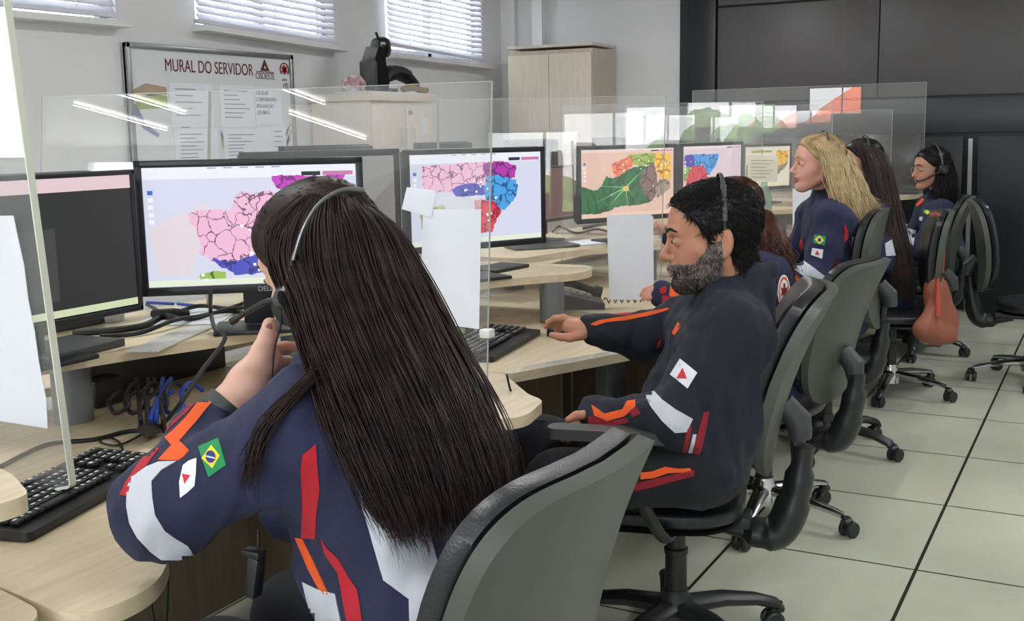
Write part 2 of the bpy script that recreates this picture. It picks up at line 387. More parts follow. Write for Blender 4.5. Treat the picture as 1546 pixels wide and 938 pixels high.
# ------------------------------------------------------------------ far wall: video wall and its black cladding
t = thing('video_wall', 'large dark video wall of matte screens framed in black on the far wall', 'video wall', (-1.2, 9.1, 0))
Yv = 9.1
MB().box((-1.89, .0, 1.45), (.24, .1, 2.9), bev=.004).build('black_pillar', M['black_panel'], t)
def vpanel(x0, x1, z0, z1, m, name, y=0., dep=.06): return MB().box(((x0 + x1) / 2 + 1.2, y, (z0 + z1) / 2), (x1 - x0 - .008, dep, z1 - z0 - .012), bev=.003).build(name, m, t)
vpanel(-2.96, -1.675, 1.62, 2.385, M['video'], 'screen'); vpanel(-1.675, -.3, 1.62, 2.40, M['video'], 'screen'); vpanel(-.3, 1.1, 1.62, 2.40, M['video'], 'screen')
vpanel(-2.96, -1.675, 2.39, 2.88, M['video'], 'screen'); vpanel(-1.675, -.3, 2.405, 2.88, M['video'], 'screen'); vpanel(-.3, 1.1, 2.405, 2.88, M['video'], 'screen')
vpanel(-2.96, 1.1, 1.34, 1.612, M['band'], 'lower_band', -.0)
MB().box((-.0 + .05, .035, 1.45), (4.3, .03, 2.9)).build('backing', M['black_panel'], t)
MB().box((2.3, 0, 1.45), (.6, .1, 2.9)).build('black_pillar', M['black_panel'], t)
# cladding panels under the video wall
for x0, x1, lab, tilt in ((-2.95, -1.68, 'flat black cladding panel low on the far wall behind the staff', 0), (-1.66, -1.03, 'narrow black cladding panel behind the farthest headset wearer', 0)):
    tag(MB().box(((x0 + x1) / 2, 9.03, .665), (x1 - x0, .03, 1.31), bev=.003).build('cladding_panel', M['black_panel'], None), lab, 'wall panel')
# leaning cladding door at the right
R = Matrix.Rotation(math.radians(-1.2), 3, 'Y')
o = MB().box((-.3, 8.97, .68), (1.22, .04, 1.3), R, bev=.004).build('cladding_door', M['black_panel'], None); tag(o, 'loose black panel leaning beside a pale strip at the right of the far wall', 'wall panel')
tag(MB().box((-.965, 9.0, .652), (.03, .03, 1.3), Matrix.Rotation(math.radians(-1.0), 3, 'Y')).build('metal_strip', M['alu'], None), 'pale vertical metal strip beside the leaning black panel', 'strip')

# ------------------------------------------------------------------ cabinets
def cabinet_tall():
    x0, x1, y0, y1, h = -4.66, -3.877, 8.6, 9.09, 2.13
    t = thing('tall_cabinet', 'tall taupe laminate cabinet in the corner by the far wall', 'cabinet', ((x0 + x1) / 2, (y0 + y1) / 2, 0))
    w = x1 - x0; d = y1 - y0
    MB().box((0, .01, h / 2 - .02), (w, d - .02, h - .05)).build('carcass', M['cab_dark'], t)
    MB().box((0, 0, h - .0125), (w + .01, d + .01, .025), bev=.003).build('top', M['cab'], t)
    for s in (-1, 1):
        dr = MB().box((s * w / 4, -d / 2 - .002, h / 2 - .03), (w / 2 - .004, .018, h - .1), bev=.002).build('door', M['cab'], t)
        MB().box((s * .04, -d / 2 - .03, 1.05), (.012, .02, .12), bev=.003).build('handle', M['silver'], dr)
cabinet_tall()
t = thing('double_door_cabinet', 'low laminate cabinet with two doors and pale handles under the third window', 'cabinet', (-4.72, 6.665, 0))
h = 1.63
MB().box((0, 0, h / 2), (.50, .76, h)).build('carcass', M['cab'], t)
for s, y0, y1 in ((-1, -.38, .02), (1, .03, .38)):
    dr = MB().box((.255, (y0 + y1) / 2, h / 2 - .01), (.018, y1 - y0 - .006, h - .04), bev=.003).build('door', M['cab'], t)
    hy = -.045 if s < 0 else .10
    MB().tube([(.262, hy, 1.45), (.29, hy, 1.44), (.29, hy, 1.25), (.262, hy, 1.24)], .006, 8).build('handle', M['silver'], dr)
MB().box((.268, .08, 1.555), (.012, .04, .03), bev=.003).build('lock_plate', M['alu'], t)
MB().box((.266, .25, 1.46), (.002, .09, .12)).build('paper_label', M['paper_dim'], t)
MB().box((.01, .0, h + .03), (.54, .80, .055), bev=.004).build('top', M['cab'], t)

# things on the cabinet
CT = 1.689
def coffee():
    t = thing('coffee_maker', 'black round-headed capsule coffee maker on the cabinet', 'coffee maker', (-4.62, 6.60, CT))
    MB().prism(rounded([(-.13, 0), (.05, 0), (.06, .1), (.03, .2), (.02, .3), (-.05, .33), (-.1, .25), (-.14, .12)], .02), -.055, .055, lambda a, b, c: (c, a, b)).build('body', M['black_gloss'], t)
    MB().lathe([(.02, -.06), (.068, -.05), (.078, -.01), (.07, .035), (.03, .055)], (.01, .045, .32), 20, Matrix.Rotation(PI / 2, 3, 'Y')).build('head', M['black_gloss'], t)
    MB().tube([(.01, .03, .34), (.01, -.02, .42)], .009).build('lever', M['black_plastic'], t)
    MB().lathe([(.05, 0), (.06, .02), (.06, .2), (.05, .22)], (.02, -.14, .005), 20).build('water_tank', M['dark_grey'], t)
    MB().box((0, .12, .02), (.1, .12, .04), bev=.008).build('drip_tray', M['black_plastic'], t)
coffee()
t = thing('black_bag', 'crumpled black bag lying beside the coffee maker', 'bag', (-4.64, 6.88, CT + .009))
b = MB(); b.tube(spline([(0, -.18, .09), (0, -.08, .15), (.02, .06, .13), (.03, .16, .06), (.04, .22, .03)], 5), [.05] * 3 + [.07] * 8 + [.055] * 5 + [.03] * 5, 12, flat=.8); b.build('pouch', M['rubber'], t)
tag(MB().tube(spline([(-4.51, 6.74, CT + .03), (-4.50, 6.86, CT + .045), (-4.50, 6.98, CT + .03), (-4.50, 7.04, CT + .03)], 6), .022, 8).build('yellow_strap', mat('mustard_cloth', (120, 96, 44), .8), None), 'mustard yellow strap trailing on the cabinet top', 'strap')
M['plastic_bag'] = mat('plastic_bag', (205, 200, 202), .3, col2=(150, 90, 96), nscale=16)
bm = bmesh.new(); bmesh.ops.create_icosphere(bm, subdivisions=4, radius=1)
pp = np.array([v.co[:] for v in bm.verts]); ff = [tuple(v.index for v in f.verts) for f in bm.faces]; bm.free()
pp = pp * (1 + .12 * np.sin(pp @ np.array([7, 9, 4])) * np.cos(pp @ np.array([5, -8, 6])))[:, None]; pp[:, 2] = np.maximum(pp[:, 2], -.55)
ob = MB().add(pp * np.array([.08, .10, .075]), ff).build('plastic_bag', M['plastic_bag'], None); ob.location = (-4.66, 6.37, CT + .048); tag(ob, 'crumpled whitish plastic bag with red print left of the coffee maker', 'bag')
tag(MB().tube([(-4.49, 6.29, CT + .03), (-4.49, 6.34, CT + .03)], .022, 14).build('black_roll', M['rubber'], None), 'small black roll at the left end of the cabinet clutter', 'roll')
for q, (y0, y1, z) in enumerate(((6.27, 7.02, 0), (7.03, 7.10, .0))):
    tag(MB().box((-4.62, (y0 + y1) / 2, CT + .004), (.3, y1 - y0, .008), Matrix.Rotation(.02 * (1 - 2 * q), 3, 'Z')).build('folder', M['paper_dim'], None), ['long flat pale folder under the coffee maker', 'short pale folder hanging over the right end of the cabinet top'][q], 'folder')

# ------------------------------------------------------------------ notice board
def notice():
    y0, y1, z0, z1 = 4.63, 6.09, 1.16, 1.945
    t = thing('notice_board', 'white framed staff notice board with papers and maroon title on the wall', 'notice board', (XL + .02, y0, z0))
    L, Hh = y1 - y0, z1 - z0
    MB().box((.005, L / 2, Hh / 2), (.02, L, Hh)).build('panel', M['board'], t)
    fr = MB(); w = .032
    fr.box((.012, L / 2, Hh - w / 2), (.035, L, w), bev=.004).box((.012, L / 2, w / 2), (.035, L, w), bev=.004).box((.012, w / 2, Hh / 2), (.035, w, Hh), bev=.004).box((.012, L - w / 2, Hh / 2), (.035, w, Hh), bev=.004)
    fr.build('frame', M['alu'], t)
    rot = (PI / 2, 0, PI / 2)
    text('MURAL DO SERVIDOR', .105, M['maroon'], t, (.0165, .295, Hh - .150), rot, 'title', sx=.735)
    tri = MB().prism([(-.045, 0), (.045, 0), (0, .075)], .0155, .018, lambda a, b, c: (c, a, b)); o = tri.build('logo_triangle', M['maroon'], t); o.location = (0, 1.18, Hh - .115)
    o = MB().prism([(-.012, 0), (.012, 0), (0, .02)], .0182, .0188, lambda a, b, c: (c, a, b)).build('logo_centre', M['board'], t); o.location = (0, 1.18, Hh - .10)
    MB().box((.017, 1.18, Hh - .122), (.002, .17, .005)).build('logo_bar', M['maroon'], t)
    text('CISOESTE', .058, M['maroon'], t, (.0165, 1.085, Hh - .168), rot, 'logo_name', sx=.75)
    ring = MB()
    a = [(.043 * math.cos(q), .043 * math.sin(q)) for q in np.linspace(-.7, PI + .7, 24)]
    ring.tube([(.017, x, y) for x, y in a], .004, 5); o = ring.build('emblem_ring', M['maroon'], t); o.location = (0, 1.375, Hh - .1)
    st = MB()
    for q in range(3):
        st.box((.0175, 0, 0), (.003, .018, .062), Matrix.Rotation(q * PI / 3, 3, 'X'))
    o = st.build('emblem_star', mat('emblem_red', (170, 30, 44), .6), t); o.location = (0, 1.375, Hh - .1)
    text('SAMU', .026, M['ink_soft'], t, (.0165, 1.35, Hh - .175), rot, 'emblem_name', sx=.75)
    text('192', .05, M['ink'], t, (.0165, 1.352, Hh - .222), rot, 'emblem_number', sx=.8)
    def sheet(y, z, w, h, m=M['paper'], name='notice_sheet', lines=0, big=False, sk=0.):
        s = MB().box((.0175, 0, 0), (.0015, w, h), Matrix.Rotation(sk, 3, 'X')).build(name, m, t); s.location = (0, y, z)
        if lines:
            lm = MB(); 
            for q in range(lines):
                ll = w * random.uniform(.35, .75); lm.box((.0187, -w * .38 + ll / 2, h * .36 - q * h * .74 / lines), (.0008, ll, .005))
            lm.build('print_lines', M['ink_soft'], s)
        return s
    sheet(.50, .44, .36, .26, lines=5); sheet(.52, .175, .37, .25, lines=8)
    sheet(.90, .44, .32, .26, lines=7); sheet(.92, .165, .33, .26, lines=9)
    s = sheet(1.20, .445, .26, .24)
    for q, ln in enumerate(('CELULAR', 'CORPORATIVO -', 'REGULAÇÃO', '(32) 98415')): text(ln, .034, M['ink'], s, (.0187, -.12, .07 - q * .042), rot, 'print_line', sx=.82)
    sheet(1.15, .17, .13, .27, lines=0); sheet(1.29, .18, .14, .27, lines=6, sk=.03)
    # printed ribbons of the board's own artwork
    def ribbon(poly, m, name): MB().prism(poly, .0152, .0164, lambda a, b, c: (c, a, b)).build(name, m, t)
    g = mat('art_green', (140, 160, 60), .6); bl = mat('art_blue', (110, 112, 160), .6); br = mat('art_brown', (176, 156, 132), .6); tb = mat('art_teal', (30, 100, 140), .6); yl = mat('art_lime', (150, 180, 60), .6)
    ribbon([(.04, .52), (.14, .56), (.30, .54), (.30, .50), (.2, .49), (.04, .46)], br, 'art_ribbon')
    ribbon([(.05, .45), (.16, .50), (.30, .49), (.30, .42), (.07, .41)], g, 'art_ribbon')
    ribbon([(.04, .44), (.06, .44), (.12, .33), (.22, .27), (.21, .25), (.1, .30), (.04, .38)], bl, 'art_ribbon')
    ribbon([(.36, .33), (.5, .33), (.47, .305), (.41, .305)], bl, 'art_ribbon')
    for q, (x0, x1) in enumerate(((1.24, 1.40), (1.28, 1.42), (1.23, 1.42))): ribbon([(x0, .04 + .02 * q), (x0 + .02, .04 + .02 * q), (x1, .22 + .05 * q), (x1 - .01, .24 + .05 * q)], mat('art_line', [(140, 110, 100), (90, 80, 84), (150, 132, 110)][q], .6), 'art_ribbon')
    ribbon([(.735, .25), (.775, .18), (.775, .21), (.735, .29)], tb, 'art_ribbon'); ribbon([(.735, .20), (.78, .12), (.78, .17), (.735, .25)], yl, 'art_ribbon')
    MB().prism([(.3, .03), (.68, .03), (.68, .05), (.5, .06), (.3, .045)], .0152, .0164, lambda a, b, c: (c, a, b)).build('art_ribbon', g, t)
notice()

# ------------------------------------------------------------------ desks
DIV = [1.33, 2.402, 3.57, 4.70, 5.85, 7.0, 8.1]
ZD = .74
def lobe_pts(yd):   # rounded lobe around a divider, seen from above (clockwise part on the room side)
    return
def make_desk(k, label, group=None):
    y0, y1 = DIV[k], DIV[k + 1]
    # outline: back, left lobe, concave front, right lobe
    poly = [(-2.25, y0 - .07), (-1.45, y0 - .07 - .235), (-1.235, y0 - .30), (-1.26, y0 - .115), (-1.245, y0 - .06),
            (-1.47, y0 + .262), (-1.33, y0 + .545), (-1.225, y0 + .78), (-1.21, y1 - .42), (-1.28, y1 - .13), (-1.235, y1 - .07), (-1.25, y1 + .02), (-1.30, y1 + .04), (-1.52, y1 + .24), (-2.25, y1 - .08)]
    return poly
DESK = []
def desk(poly, rr, label, y0, y1, leg=True, name='desk'):
    t = thing(name, label, 'desk', (-1.9, (y0 + y1) / 2, 0))
    cx, cy = -1.9, (y0 + y1) / 2
    pl = rounded([(x - cx, y - cy) for x, y in poly], rr, 8)
    b = MB(); b.mi = 0; b.prism(pl, ZD - .028, ZD); top = b.build('desktop', M['laminate'], t, angle=50)
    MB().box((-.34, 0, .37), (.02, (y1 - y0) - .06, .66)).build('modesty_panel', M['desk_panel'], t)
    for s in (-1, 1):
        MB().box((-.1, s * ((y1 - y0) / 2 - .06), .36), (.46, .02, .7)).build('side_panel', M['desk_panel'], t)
    if leg:
        for s, xx in ((-1, .31), (1, .31)):
            MB().box((xx, s * ((y1 - y0) / 2 - .06), .355), (.05, .09, .71), bev=.004).build('leg', M['grey_metal'], t)
            MB().box((xx - .2, s * ((y1 - y0) / 2 - .06), .02), (.46, .06, .04), bev=.004).build('foot_rail', M['grey_metal'], t)
    return t
# near operator's desk: its left lobe carries her elbow
desk([(-2.3, 1.10), (-1.45, 1.03), (-1.235, 1.00), (-1.225, 1.13), (-1.30, 1.235), (-1.43, 1.33), (-1.50, 1.62), (-1.45, 1.95), (-1.31, 2.17), (-1.19, 2.24), (-1.225, 2.42), (-1.29, 2.46), (-1.47, 2.655), (-2.3, 2.60)],
     [.0, .04, .12, .12, .05, .1, .3, .3, .1, .12, .05, .03, .02, 0], 'pale desk with the near headset woman\'s elbow on its rounded corner', 1.10, 2.5)
desk([(-2.3, 2.605), (-1.472, 2.66), (-1.45, 2.665), (-1.25, 3.13), (-1.20, 3.30), (-1.20, 3.52), (-1.26, 3.62), (-1.45, 3.655), (-2.3, 3.655)],
     [0, .02, .02, .15, .08, .1, .05, .02, 0], 'pale desk with worn taped front edge where the bearded man works', 2.66, 3.7)
tag(MB().prism(rounded([(-1.444, 2.70), (-1.26, 3.12), (-1.30, 3.12), (-1.462, 2.76)], .004), ZD + .0003, ZD + .001).prism([(0, ZD - .029), (.43, ZD - .029), (.43, ZD), (0, ZD)], -.0015, .0, lambda a, b, c: (-1.452 + a * .395 - c, 2.67 + a * .918, b)).build('edge_tape', glass('clear_tape', .35), None), 'wrinkled clear tape along the front edge of the man\'s desk', 'tape')
for k, lab in ((2, 'pale desk of the curly haired worker behind the taped paper'), (3, 'pale desk in front of the blonde worker'), (4, 'pale desk in front of the long dark-haired worker')):
    y0, y1 = DIV[k] + .10, DIV[k + 1] + .08
    desk([(-2.3, y0), (-1.46, y0), (-1.25, y0 + .45), (-1.18, y0 + .62), (-1.2, y1 - .12), (-1.3, y1 - .005), (-2.3, y1 - .005)], [0, .02, .15, .08, .1, .02, 0], lab, y0, y1)
desk([(-2.5, 7.12), (-1.46, 7.12), (-1.25, 7.5), (-1.2, 7.7), (-1.22, 7.95), (-1.3, 8.05), (-2.5, 8.05)], [0, .02, .1, .08, .1, .02, 0], 'pale desk farthest along the row, in front of the woman with glasses', 7.12, 8.05)
# lobe of the next desk at the lower left corner
t = thing('corner_desk', 'pale rounded desk corner at the bottom left edge of the picture', 'desk', (-1.7, .75, 0))
MB().prism(rounded([(-.6, -.3), (.2, -.3), (.37, -.05), (.43, .16), (.40, .245), (.27, .272), (-.6, .335)], [0, .05, .1, .12, .05, .02, 0], 8), ZD - .028, ZD).build('desktop', M['laminate'], t, angle=50)
MB().box((0.1, 0.12, .355), (.05, .09, .71), bev=.004).build('leg', M['grey_metal'], t)
MB().box((-.45, .1, .37), (.02, .4, .66)).build('modesty_panel', M['desk_panel'], t)

# raised monitor shelves on cylinder columns
def riser(poly, rr, cols, label, zt=.91):
    cx = np.mean([p[0] for p in poly]); cy = np.mean([p[1] for p in poly])
    t = thing('monitor_shelf', label, 'monitor shelf', (cx, cy, ZD))
    MB().prism(rounded([(x - cx, y - cy) for x, y in poly], rr, 8), zt - .026 - ZD, zt - ZD).build('shelf_board', M['laminate'], t, angle=50)
    for x, y, r in cols:
        MB().lathe([(r, .001), (r, zt - .027 - ZD)], (x - cx, y - cy, 0), 28).build('column', M['grey_metal'], t, angle=50)
    return t
riser([(-2.45, 1.28), (-2.15, 1.30), (-2.09, 1.62), (-2.03, 1.85), (-1.94, 2.07), (-1.885, 2.32), (-1.70, 2.36), (-1.72, 2.60), (-2.45, 2.62)], [0, .05, .1, .1, .1, .1, .1, .1, 0], [(-2.155, 1.775, .046), (-2.0, 2.42, .046)], 'pale raised shelf carrying the two monitors of the near woman')
riser([(-2.45, 2.72), (-2.02, 2.72), (-1.89, 3.05), (-1.835, 3.25), (-1.763, 3.38), (-1.66, 3.50), (-1.635, 3.62), (-1.70, 3.76), (-1.90, 3.745), (-2.45, 3.72)], [0, .05, .1, .05, .05, .06, .1, .08, .1, 0], [(-1.722, 3.47, .043), (-2.2, 3.0, .043)], 'pale raised shelf with rounded end beside the phone')
for y, lab in ((3.87, 'pale raised shelf under the green map screen'), (4.98, 'pale raised shelf under the screen showing a red and blue map'), (6.1, 'pale raised shelf farthest along the desk row')):
    riser([(-2.45, y), (-2.06, y), (-1.99, y + .34), (-1.90, y + .52), (-1.70, y + .78), (-1.75, y + 1.0), (-2.45, y + 1.0)], [0, .05, .1, .1, .08, .08, 0], [(-1.83, y + .78, .043), (-2.25, y + .3, .043)], lab)
riser([(-2.5, 7.3), (-2.06, 7.3), (-1.9, 7.6), (-1.8, 7.95), (-2.5, 8.0)], [0, .05, .1, .08, 0], [(-2.0, 7.75, .043), (-2.35, 7.5, .043)], 'pale raised shelf under the small far monitor')
# rounded shelf end at the far left under the acrylic
t = thing('monitor_shelf', 'rounded shelf end at the left picture edge under the acrylic corner', 'monitor shelf', (-1.42, .96, ZD))
MB().prism(rounded([(-.45, -.12), (.02, -.12), (.09, .0), (.09, .05), (-.05, .12), (-.45, .12)], [0, .08, .05, .05, .06, 0], 8), .14, .166).build('shelf_board', M['laminate'], t, angle=50)
MB().lathe([(.04, .001), (.04, .139)], (-.3, 0, 0), 24).build('column', M['grey_metal'], t, angle=50)

# ------------------------------------------------------------------ monitors
LG = (232, 234, 244)
def monitor(name, label, c, yaw, Wd, Hh, regions, bgc=(214, 216, 236), header=None, taskbar=(226, 236, 214), foot_z=.91, tilt=0., brand=False, strength=1., footoff=0., labels=0, bez=.018):
    t = thing(name, label, 'monitor', (c[0], c[1], foot_z), yaw)
    zc = c[2] - foot_z
    # local frame: +x is the screen normal, +y the viewer's right
    Y = lambda u: (u - .5) * (Wd - 2 * bez); Z = lambda v: zc + (.5 - v) * (Hh - 2 * bez) + .004
    MB().box((-.022, 0, zc), (.03, Wd - .01, Hh - .01), bev=.008).build('back_cover', M['bezel'], t)
    fr = MB()
    fr.box((0, 0, zc + Hh / 2 - bez / 2), (.02, Wd, bez), bev=.003).box((0, 0, zc - Hh / 2 + bez * .6), (.02, Wd, bez * 1.2), bev=.003)
    for s in (-1, 1): fr.box((0, s * (Wd / 2 - bez / 2), zc), (.02, bez, Hh), bev=.003)
    fr.build('bezel', M['bezel'], t)
    mats = [emis('screen_back', bgc, strength)]; b = MB(); b.mi = 0
    b.box((.002, 0, Z(.5)), (.006, Wd - 2 * bez, Hh - 2 * bez))
    off = .0055
    def layer(poly, m, jag=0.):
        nonlocal off
        if m not in mats: mats.append(m)
        b.mi = mats.index(m); off += .00012
        P = [np.array(p, float) for p in poly]
        if jag:
            q = []
            for i in range(len(P)):
                a, c2 = P[i], P[(i + 1) % len(P)]; L = np.linalg.norm(c2 - a); n = max(1, int(L / .02))
                for j in range(n):
                    p = a + (c2 - a) * j / n
                    if j: p = p + rng.normal(0, jag, 2)
                    q.append(p)
            P = q
        P = [np.clip(p, .003, .997) for p in P]
        n = len(P); bm = bmesh.new(); vs = [bm.verts.new((off, Y(p[0]), Z(p[1]))) for p in P]
        try:
            f = bm.faces.new(vs); bmesh.ops.triangulate(bm, faces=[f])
        except Exception: pass
        bm.verts.index_update()
        b.add([v.co for v in bm.verts], [tuple(v.index for v in f.verts) for f in bm.faces]); bm.free()
    def rect(u0, v0, u1, v1, m): layer([(u0, v0), (u1, v0), (u1, v1), (u0, v1)], m)
    if header:
        rect(0, 0, 1, header[0], emis('screen_header', header[1], strength))
    for poly, m, jag in regions: layer(poly, m, jag)
    if taskbar is not None: rect(0, .945, 1, 1, emis('screen_taskbar', taskbar, strength))
    if header and len(header) > 2:
        rect(.74, header[0] * .62, .83, header[0] * .93, emis('screen_pill_dark', (20, 22, 34), strength)); rect(.84, header[0] * .62, .985, header[0] * .93, emis('screen_pill', (196, 120, 170), strength))
        for q in range(5): rect(.30 + q * .075, header[0] * .18, .34 + q * .075, header[0] * .26, emis('screen_text', (150, 150, 165), strength))
        for q in range(5): rect(.02, .20 + q * .06, .045, .235 + q * .06, emis('screen_icon', (70, 110, 200) if q == 0 else (240, 242, 248), strength))
    tx = emis('screen_label', (250, 250, 252), strength)
    for q in range(labels):
        r_ = random.choice([p for p in regions if p[2] > 0]); cc = np.mean(np.array(r_[0]), axis=0) + rng.normal(0, .05, 2); w_ = random.uniform(.008, .02); rect(cc[0], cc[1], cc[0] + w_, cc[1] + .022, tx)
    o = b.build('screen', mats, t, smooth=False)
    # recalc may flip loose map faces; point them all along +x
    for p in o.data.polygons:
        pass
    if brand:
        text('DELL', .017, M['silver'], t, (.0102, .004, zc - Hh / 2 + .004), (PI / 2, 0, PI / 2), 'brand_lettering')
    ft = MB().box((-.045 + footoff, 0, .006), (.17, .22, .012), bev=.004); ft.build('stand_foot', M['bezel'], t)
    MB().box((-.065 + footoff * .5, 0, (zc - .02) / 2 + .01), (.035, .075, zc - .03), bev=.006).build('stand_neck', M['bezel'], t)
    return t
def deg(a): return math.radians(a)
pink = cells('map_pink', (240, 186, 216), (120, 84, 112), 26, width=.03); magenta = cells('map_magenta', (196, 60, 190), (130, 30, 130), 22); navy = cells('map_blue', (72, 78, 190), (40, 44, 120), 24)
purple = cells('map_purple', (150, 60, 150), (96, 30, 100), 22); violet = cells('map_violet', (176, 50, 170), (110, 24, 110), 22); sky = cells('map_sky', (66, 160, 226), (24, 80, 140), 24); limeg = cells('map_lime', (150, 190, 84), (80, 110, 40), 22)
redm = cells('map_red', (220, 60, 84), (150, 20, 50), 22); green = cells('map_green', (26, 110, 60), (14, 76, 40), 12); coral = cells('map_coral', (246, 130, 92), (190, 80, 60), 22); olive = cells('map_olive', (160, 184, 76), (100, 120, 40), 22)
gold = cells('map_gold', (250, 196, 60), (170, 110, 24), 22); taupe = cells('map_taupe', (140, 112, 104), (96, 76, 70), 20); beige = cells('map_beige', (170, 150, 136), (110, 92, 84), 20)
hdr_w = (.11, (236, 238, 248), 1)
# 1 black screen at the far left
blk = emis('dark_page', (30, 32, 34), 1.); blk2 = emis('dark_window', (58, 58, 60), 1.)
monitor('monitor', 'monitor with a blacked-out page and pale taskbar at the far left', (-2.049, 1.629, 1.163), 0.0, .555, .335,
        [([(0, .11), (1, .11), (1, 1), (0, 1)], blk, 0), ([(.22, .38), (.58, .36), (.58, .88), (.22, .90)], blk2, 0)], bgc=(30, 32, 34), header=(.11, (226, 200, 206)), taskbar=(206, 216, 176), bez=.012)
# 2 near woman's map
monitor('monitor', 'monitor with a pink and blue map in front of the near woman', (-1.90, 2.15, 1.181), deg(-51.5), .555, .335,
        [([(.02, .5), (.3, .3), (.2, .9), (.05, .9)], emis('glow_cream', (226, 214, 220), 1.), .0),
         ([(.20, .40), (.24, .37), (.40, .38), (.44, .22), (.52, .24), (.58, .22), (.66, .28), (.72, .3), (.76, .55), (.70, .9), (.50, .86), (.30, .80), (.24, .72), (.30, .60), (.29, .50), (.21, .49)], pink, .006),
         ([(.62, .5), (.66, .40), (.80, .38), (.88, .5), (.82, .62), (.68, .62), (.63, .57)], magenta, .006),
         ([(.30, .78), (.42, .80), (.46, .77), (.56, .74), (.62, .76), (.74, .74), (.74, .9), (.40, .92)], navy, .006),
         ([(.7, .72), (.78, .72), (.76, .84), (.70, .84)], emis('map_cyan', (80, 190, 236), 1.), .004),
         ([(.24, .90), (.30, .88), (.36, .89), (.36, .945), (.24, .945)], limeg, .004),
         ([(.60, .10), (.95, .10), (.93, .18), (.80, .24), (.62, .2)], magenta, .006)], header=hdr_w, brand=True, labels=16)
# 3 unlit monitor behind her head; its reflection is painted on as grey glow
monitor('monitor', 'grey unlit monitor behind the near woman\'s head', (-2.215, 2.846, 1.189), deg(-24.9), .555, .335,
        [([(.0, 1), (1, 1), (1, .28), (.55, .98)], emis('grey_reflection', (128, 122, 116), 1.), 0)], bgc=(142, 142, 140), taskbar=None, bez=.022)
# 4 man's map
monitor('monitor', 'monitor with a purple and blue map beside the man, partly behind taped paper', (-1.875, 3.228, 1.186), deg(-26.6), .555, .335,
        [([(.08, .14), (.70, .10), (.78, .30), (.7, .42), (.40, .44), (.10, .40)], pink, .006),
         ([(.55, .12), (.98 * .75, .12), (.76, .22), (.74, .34), (.58, .3), (.54, .2)], purple, .006), ([(.62, .10), (.72, .12), (.80, .16), (.79, .3), (.66, .27)], violet, .005),
         ([(.30, .40), (.40, .34), (.50, .35), (.58, .38), (.58, .48), (.34, .48)], navy, .006), ([(.56, .28), (.64, .26), (.80, .32), (.80, .5), (.70, .66), (.56, .58)], sky, .006),
         ([(.48, .52), (.62, .55), (.68, .66), (.64, .74), (.60, .9), (.46, .9)], redm, .006), ([(.06, .6), (.24, .56), (.28, .86), (.10, .93)], limeg, .006)], header=hdr_w, labels=14)
# 5 dim brown screen
t5 = monitor('monitor', 'dim brown monitor turned away between the blue and green map screens', tuple(W(822, 294, 5.0)), deg(-6), .50, .25,
        [], bgc=(104, 72, 68), taskbar=None, bez=.010)
# 6 green map
monitor('monitor', 'monitor with a green map and arrows on a peach background', (-1.907, 4.611, 1.173), deg(-29.0), .555, .335,
        [([(0, .52), (.06, .56), (.12, .60), (.22, .54), (.26, .40), (.33, .44), (.42, .36), (.56, .28), (.70, .24), (.78, .5), (.82, .64), (.72, .82), (.6, .85), (.42, .84), (.3, .9), (.14, .95), (0, .93)], green, .008),
         ([(.32, .22), (.42, .18), (.54, .1), (.55, .25), (.46, .36), (.36, .42), (.33, .30)], coral, .006), ([(.50, .10), (.78, .09), (.79, .22), (.66, .28), (.56, .24)], olive, .006),
         ([(.78, .09), (.96, .10), (.96, .48), (.86, .46), (.80, .34)], gold, .006), ([(.68, .30), (.78, .22), (.81, .44), (.84, .60), (.76, .80), (.66, .70), (.62, .5)], taupe, .006),
         ([(.84, .48), (.95, .50), (.96, .62), (.82, .76), (.80, .60)], beige, .005)]
        + [([(.46, .57), (.47, .58), (x, y)], emis('map_arrow', (150, 236, 130), 1.), 0) for x, y in ((.02, .52), (.12, .8), (.28, .86), (.5, .9), (.62, .82), (.68, .3))]
        + [([(.44, .56), (.50, .56), (.50, .63), (.44, .63)], emis('map_town', (230, 196, 96), 1.), 0)], bgc=(236, 196, 178), header=(.06, (240, 214, 206), 1), taskbar=(244, 206, 180), labels=16)
# 7 red / blue map
monitor('monitor', 'monitor with a red and blue map above the man\'s head', (-1.883, 5.706, 1.167), deg(-17), .555, .335,
        [([(.02, .16), (.30, .16), (.30, .34), (.1, .4), (.02, .34)], emis('map_indigo', (70, 40, 170), 1.), .006), ([(.18, .15), (.60, .16), (.56, .34), (.44, .52), (.34, .5), (.2, .34)], sky, .006),
         ([(.02, .36), (.2, .36), (.12, .6), (.02, .6)], limeg, .006), ([(.16, .34), (.34, .34), (.42, .56), (.36, .72), (.04, .82), (.06, .56)], redm, .006), ([(.02, .74), (.2, .8), (.12, .95), (.02, .95)], gold, .006)],
        bgc=(226, 206, 214), header=(.06, (236, 220, 224), 1), labels=8)
# 8 far yellow map
monitor('monitor', 'small far monitor with a yellow map left of the blonde woman', tuple(W(1158, 252, 7.35)), deg(-25.6), .47, .30,
        [([(.04, .45), (.10, .36), (.14, .6), (.06, .95), (.02, .9)], green, .006), ([(.68, .12), (.98, .12), (.96, .44), (.78, .52), (.7, .4)], gold, .006), ([(.7, .52), (.96, .42), (.9, .55), (.72, .72)], beige, .005), ([(.14, .1), (.6, .1), (.6, .16), (.14, .16)], olive, .005)],
        bgc=(238, 226, 206), header=None, taskbar=(236, 222, 176))

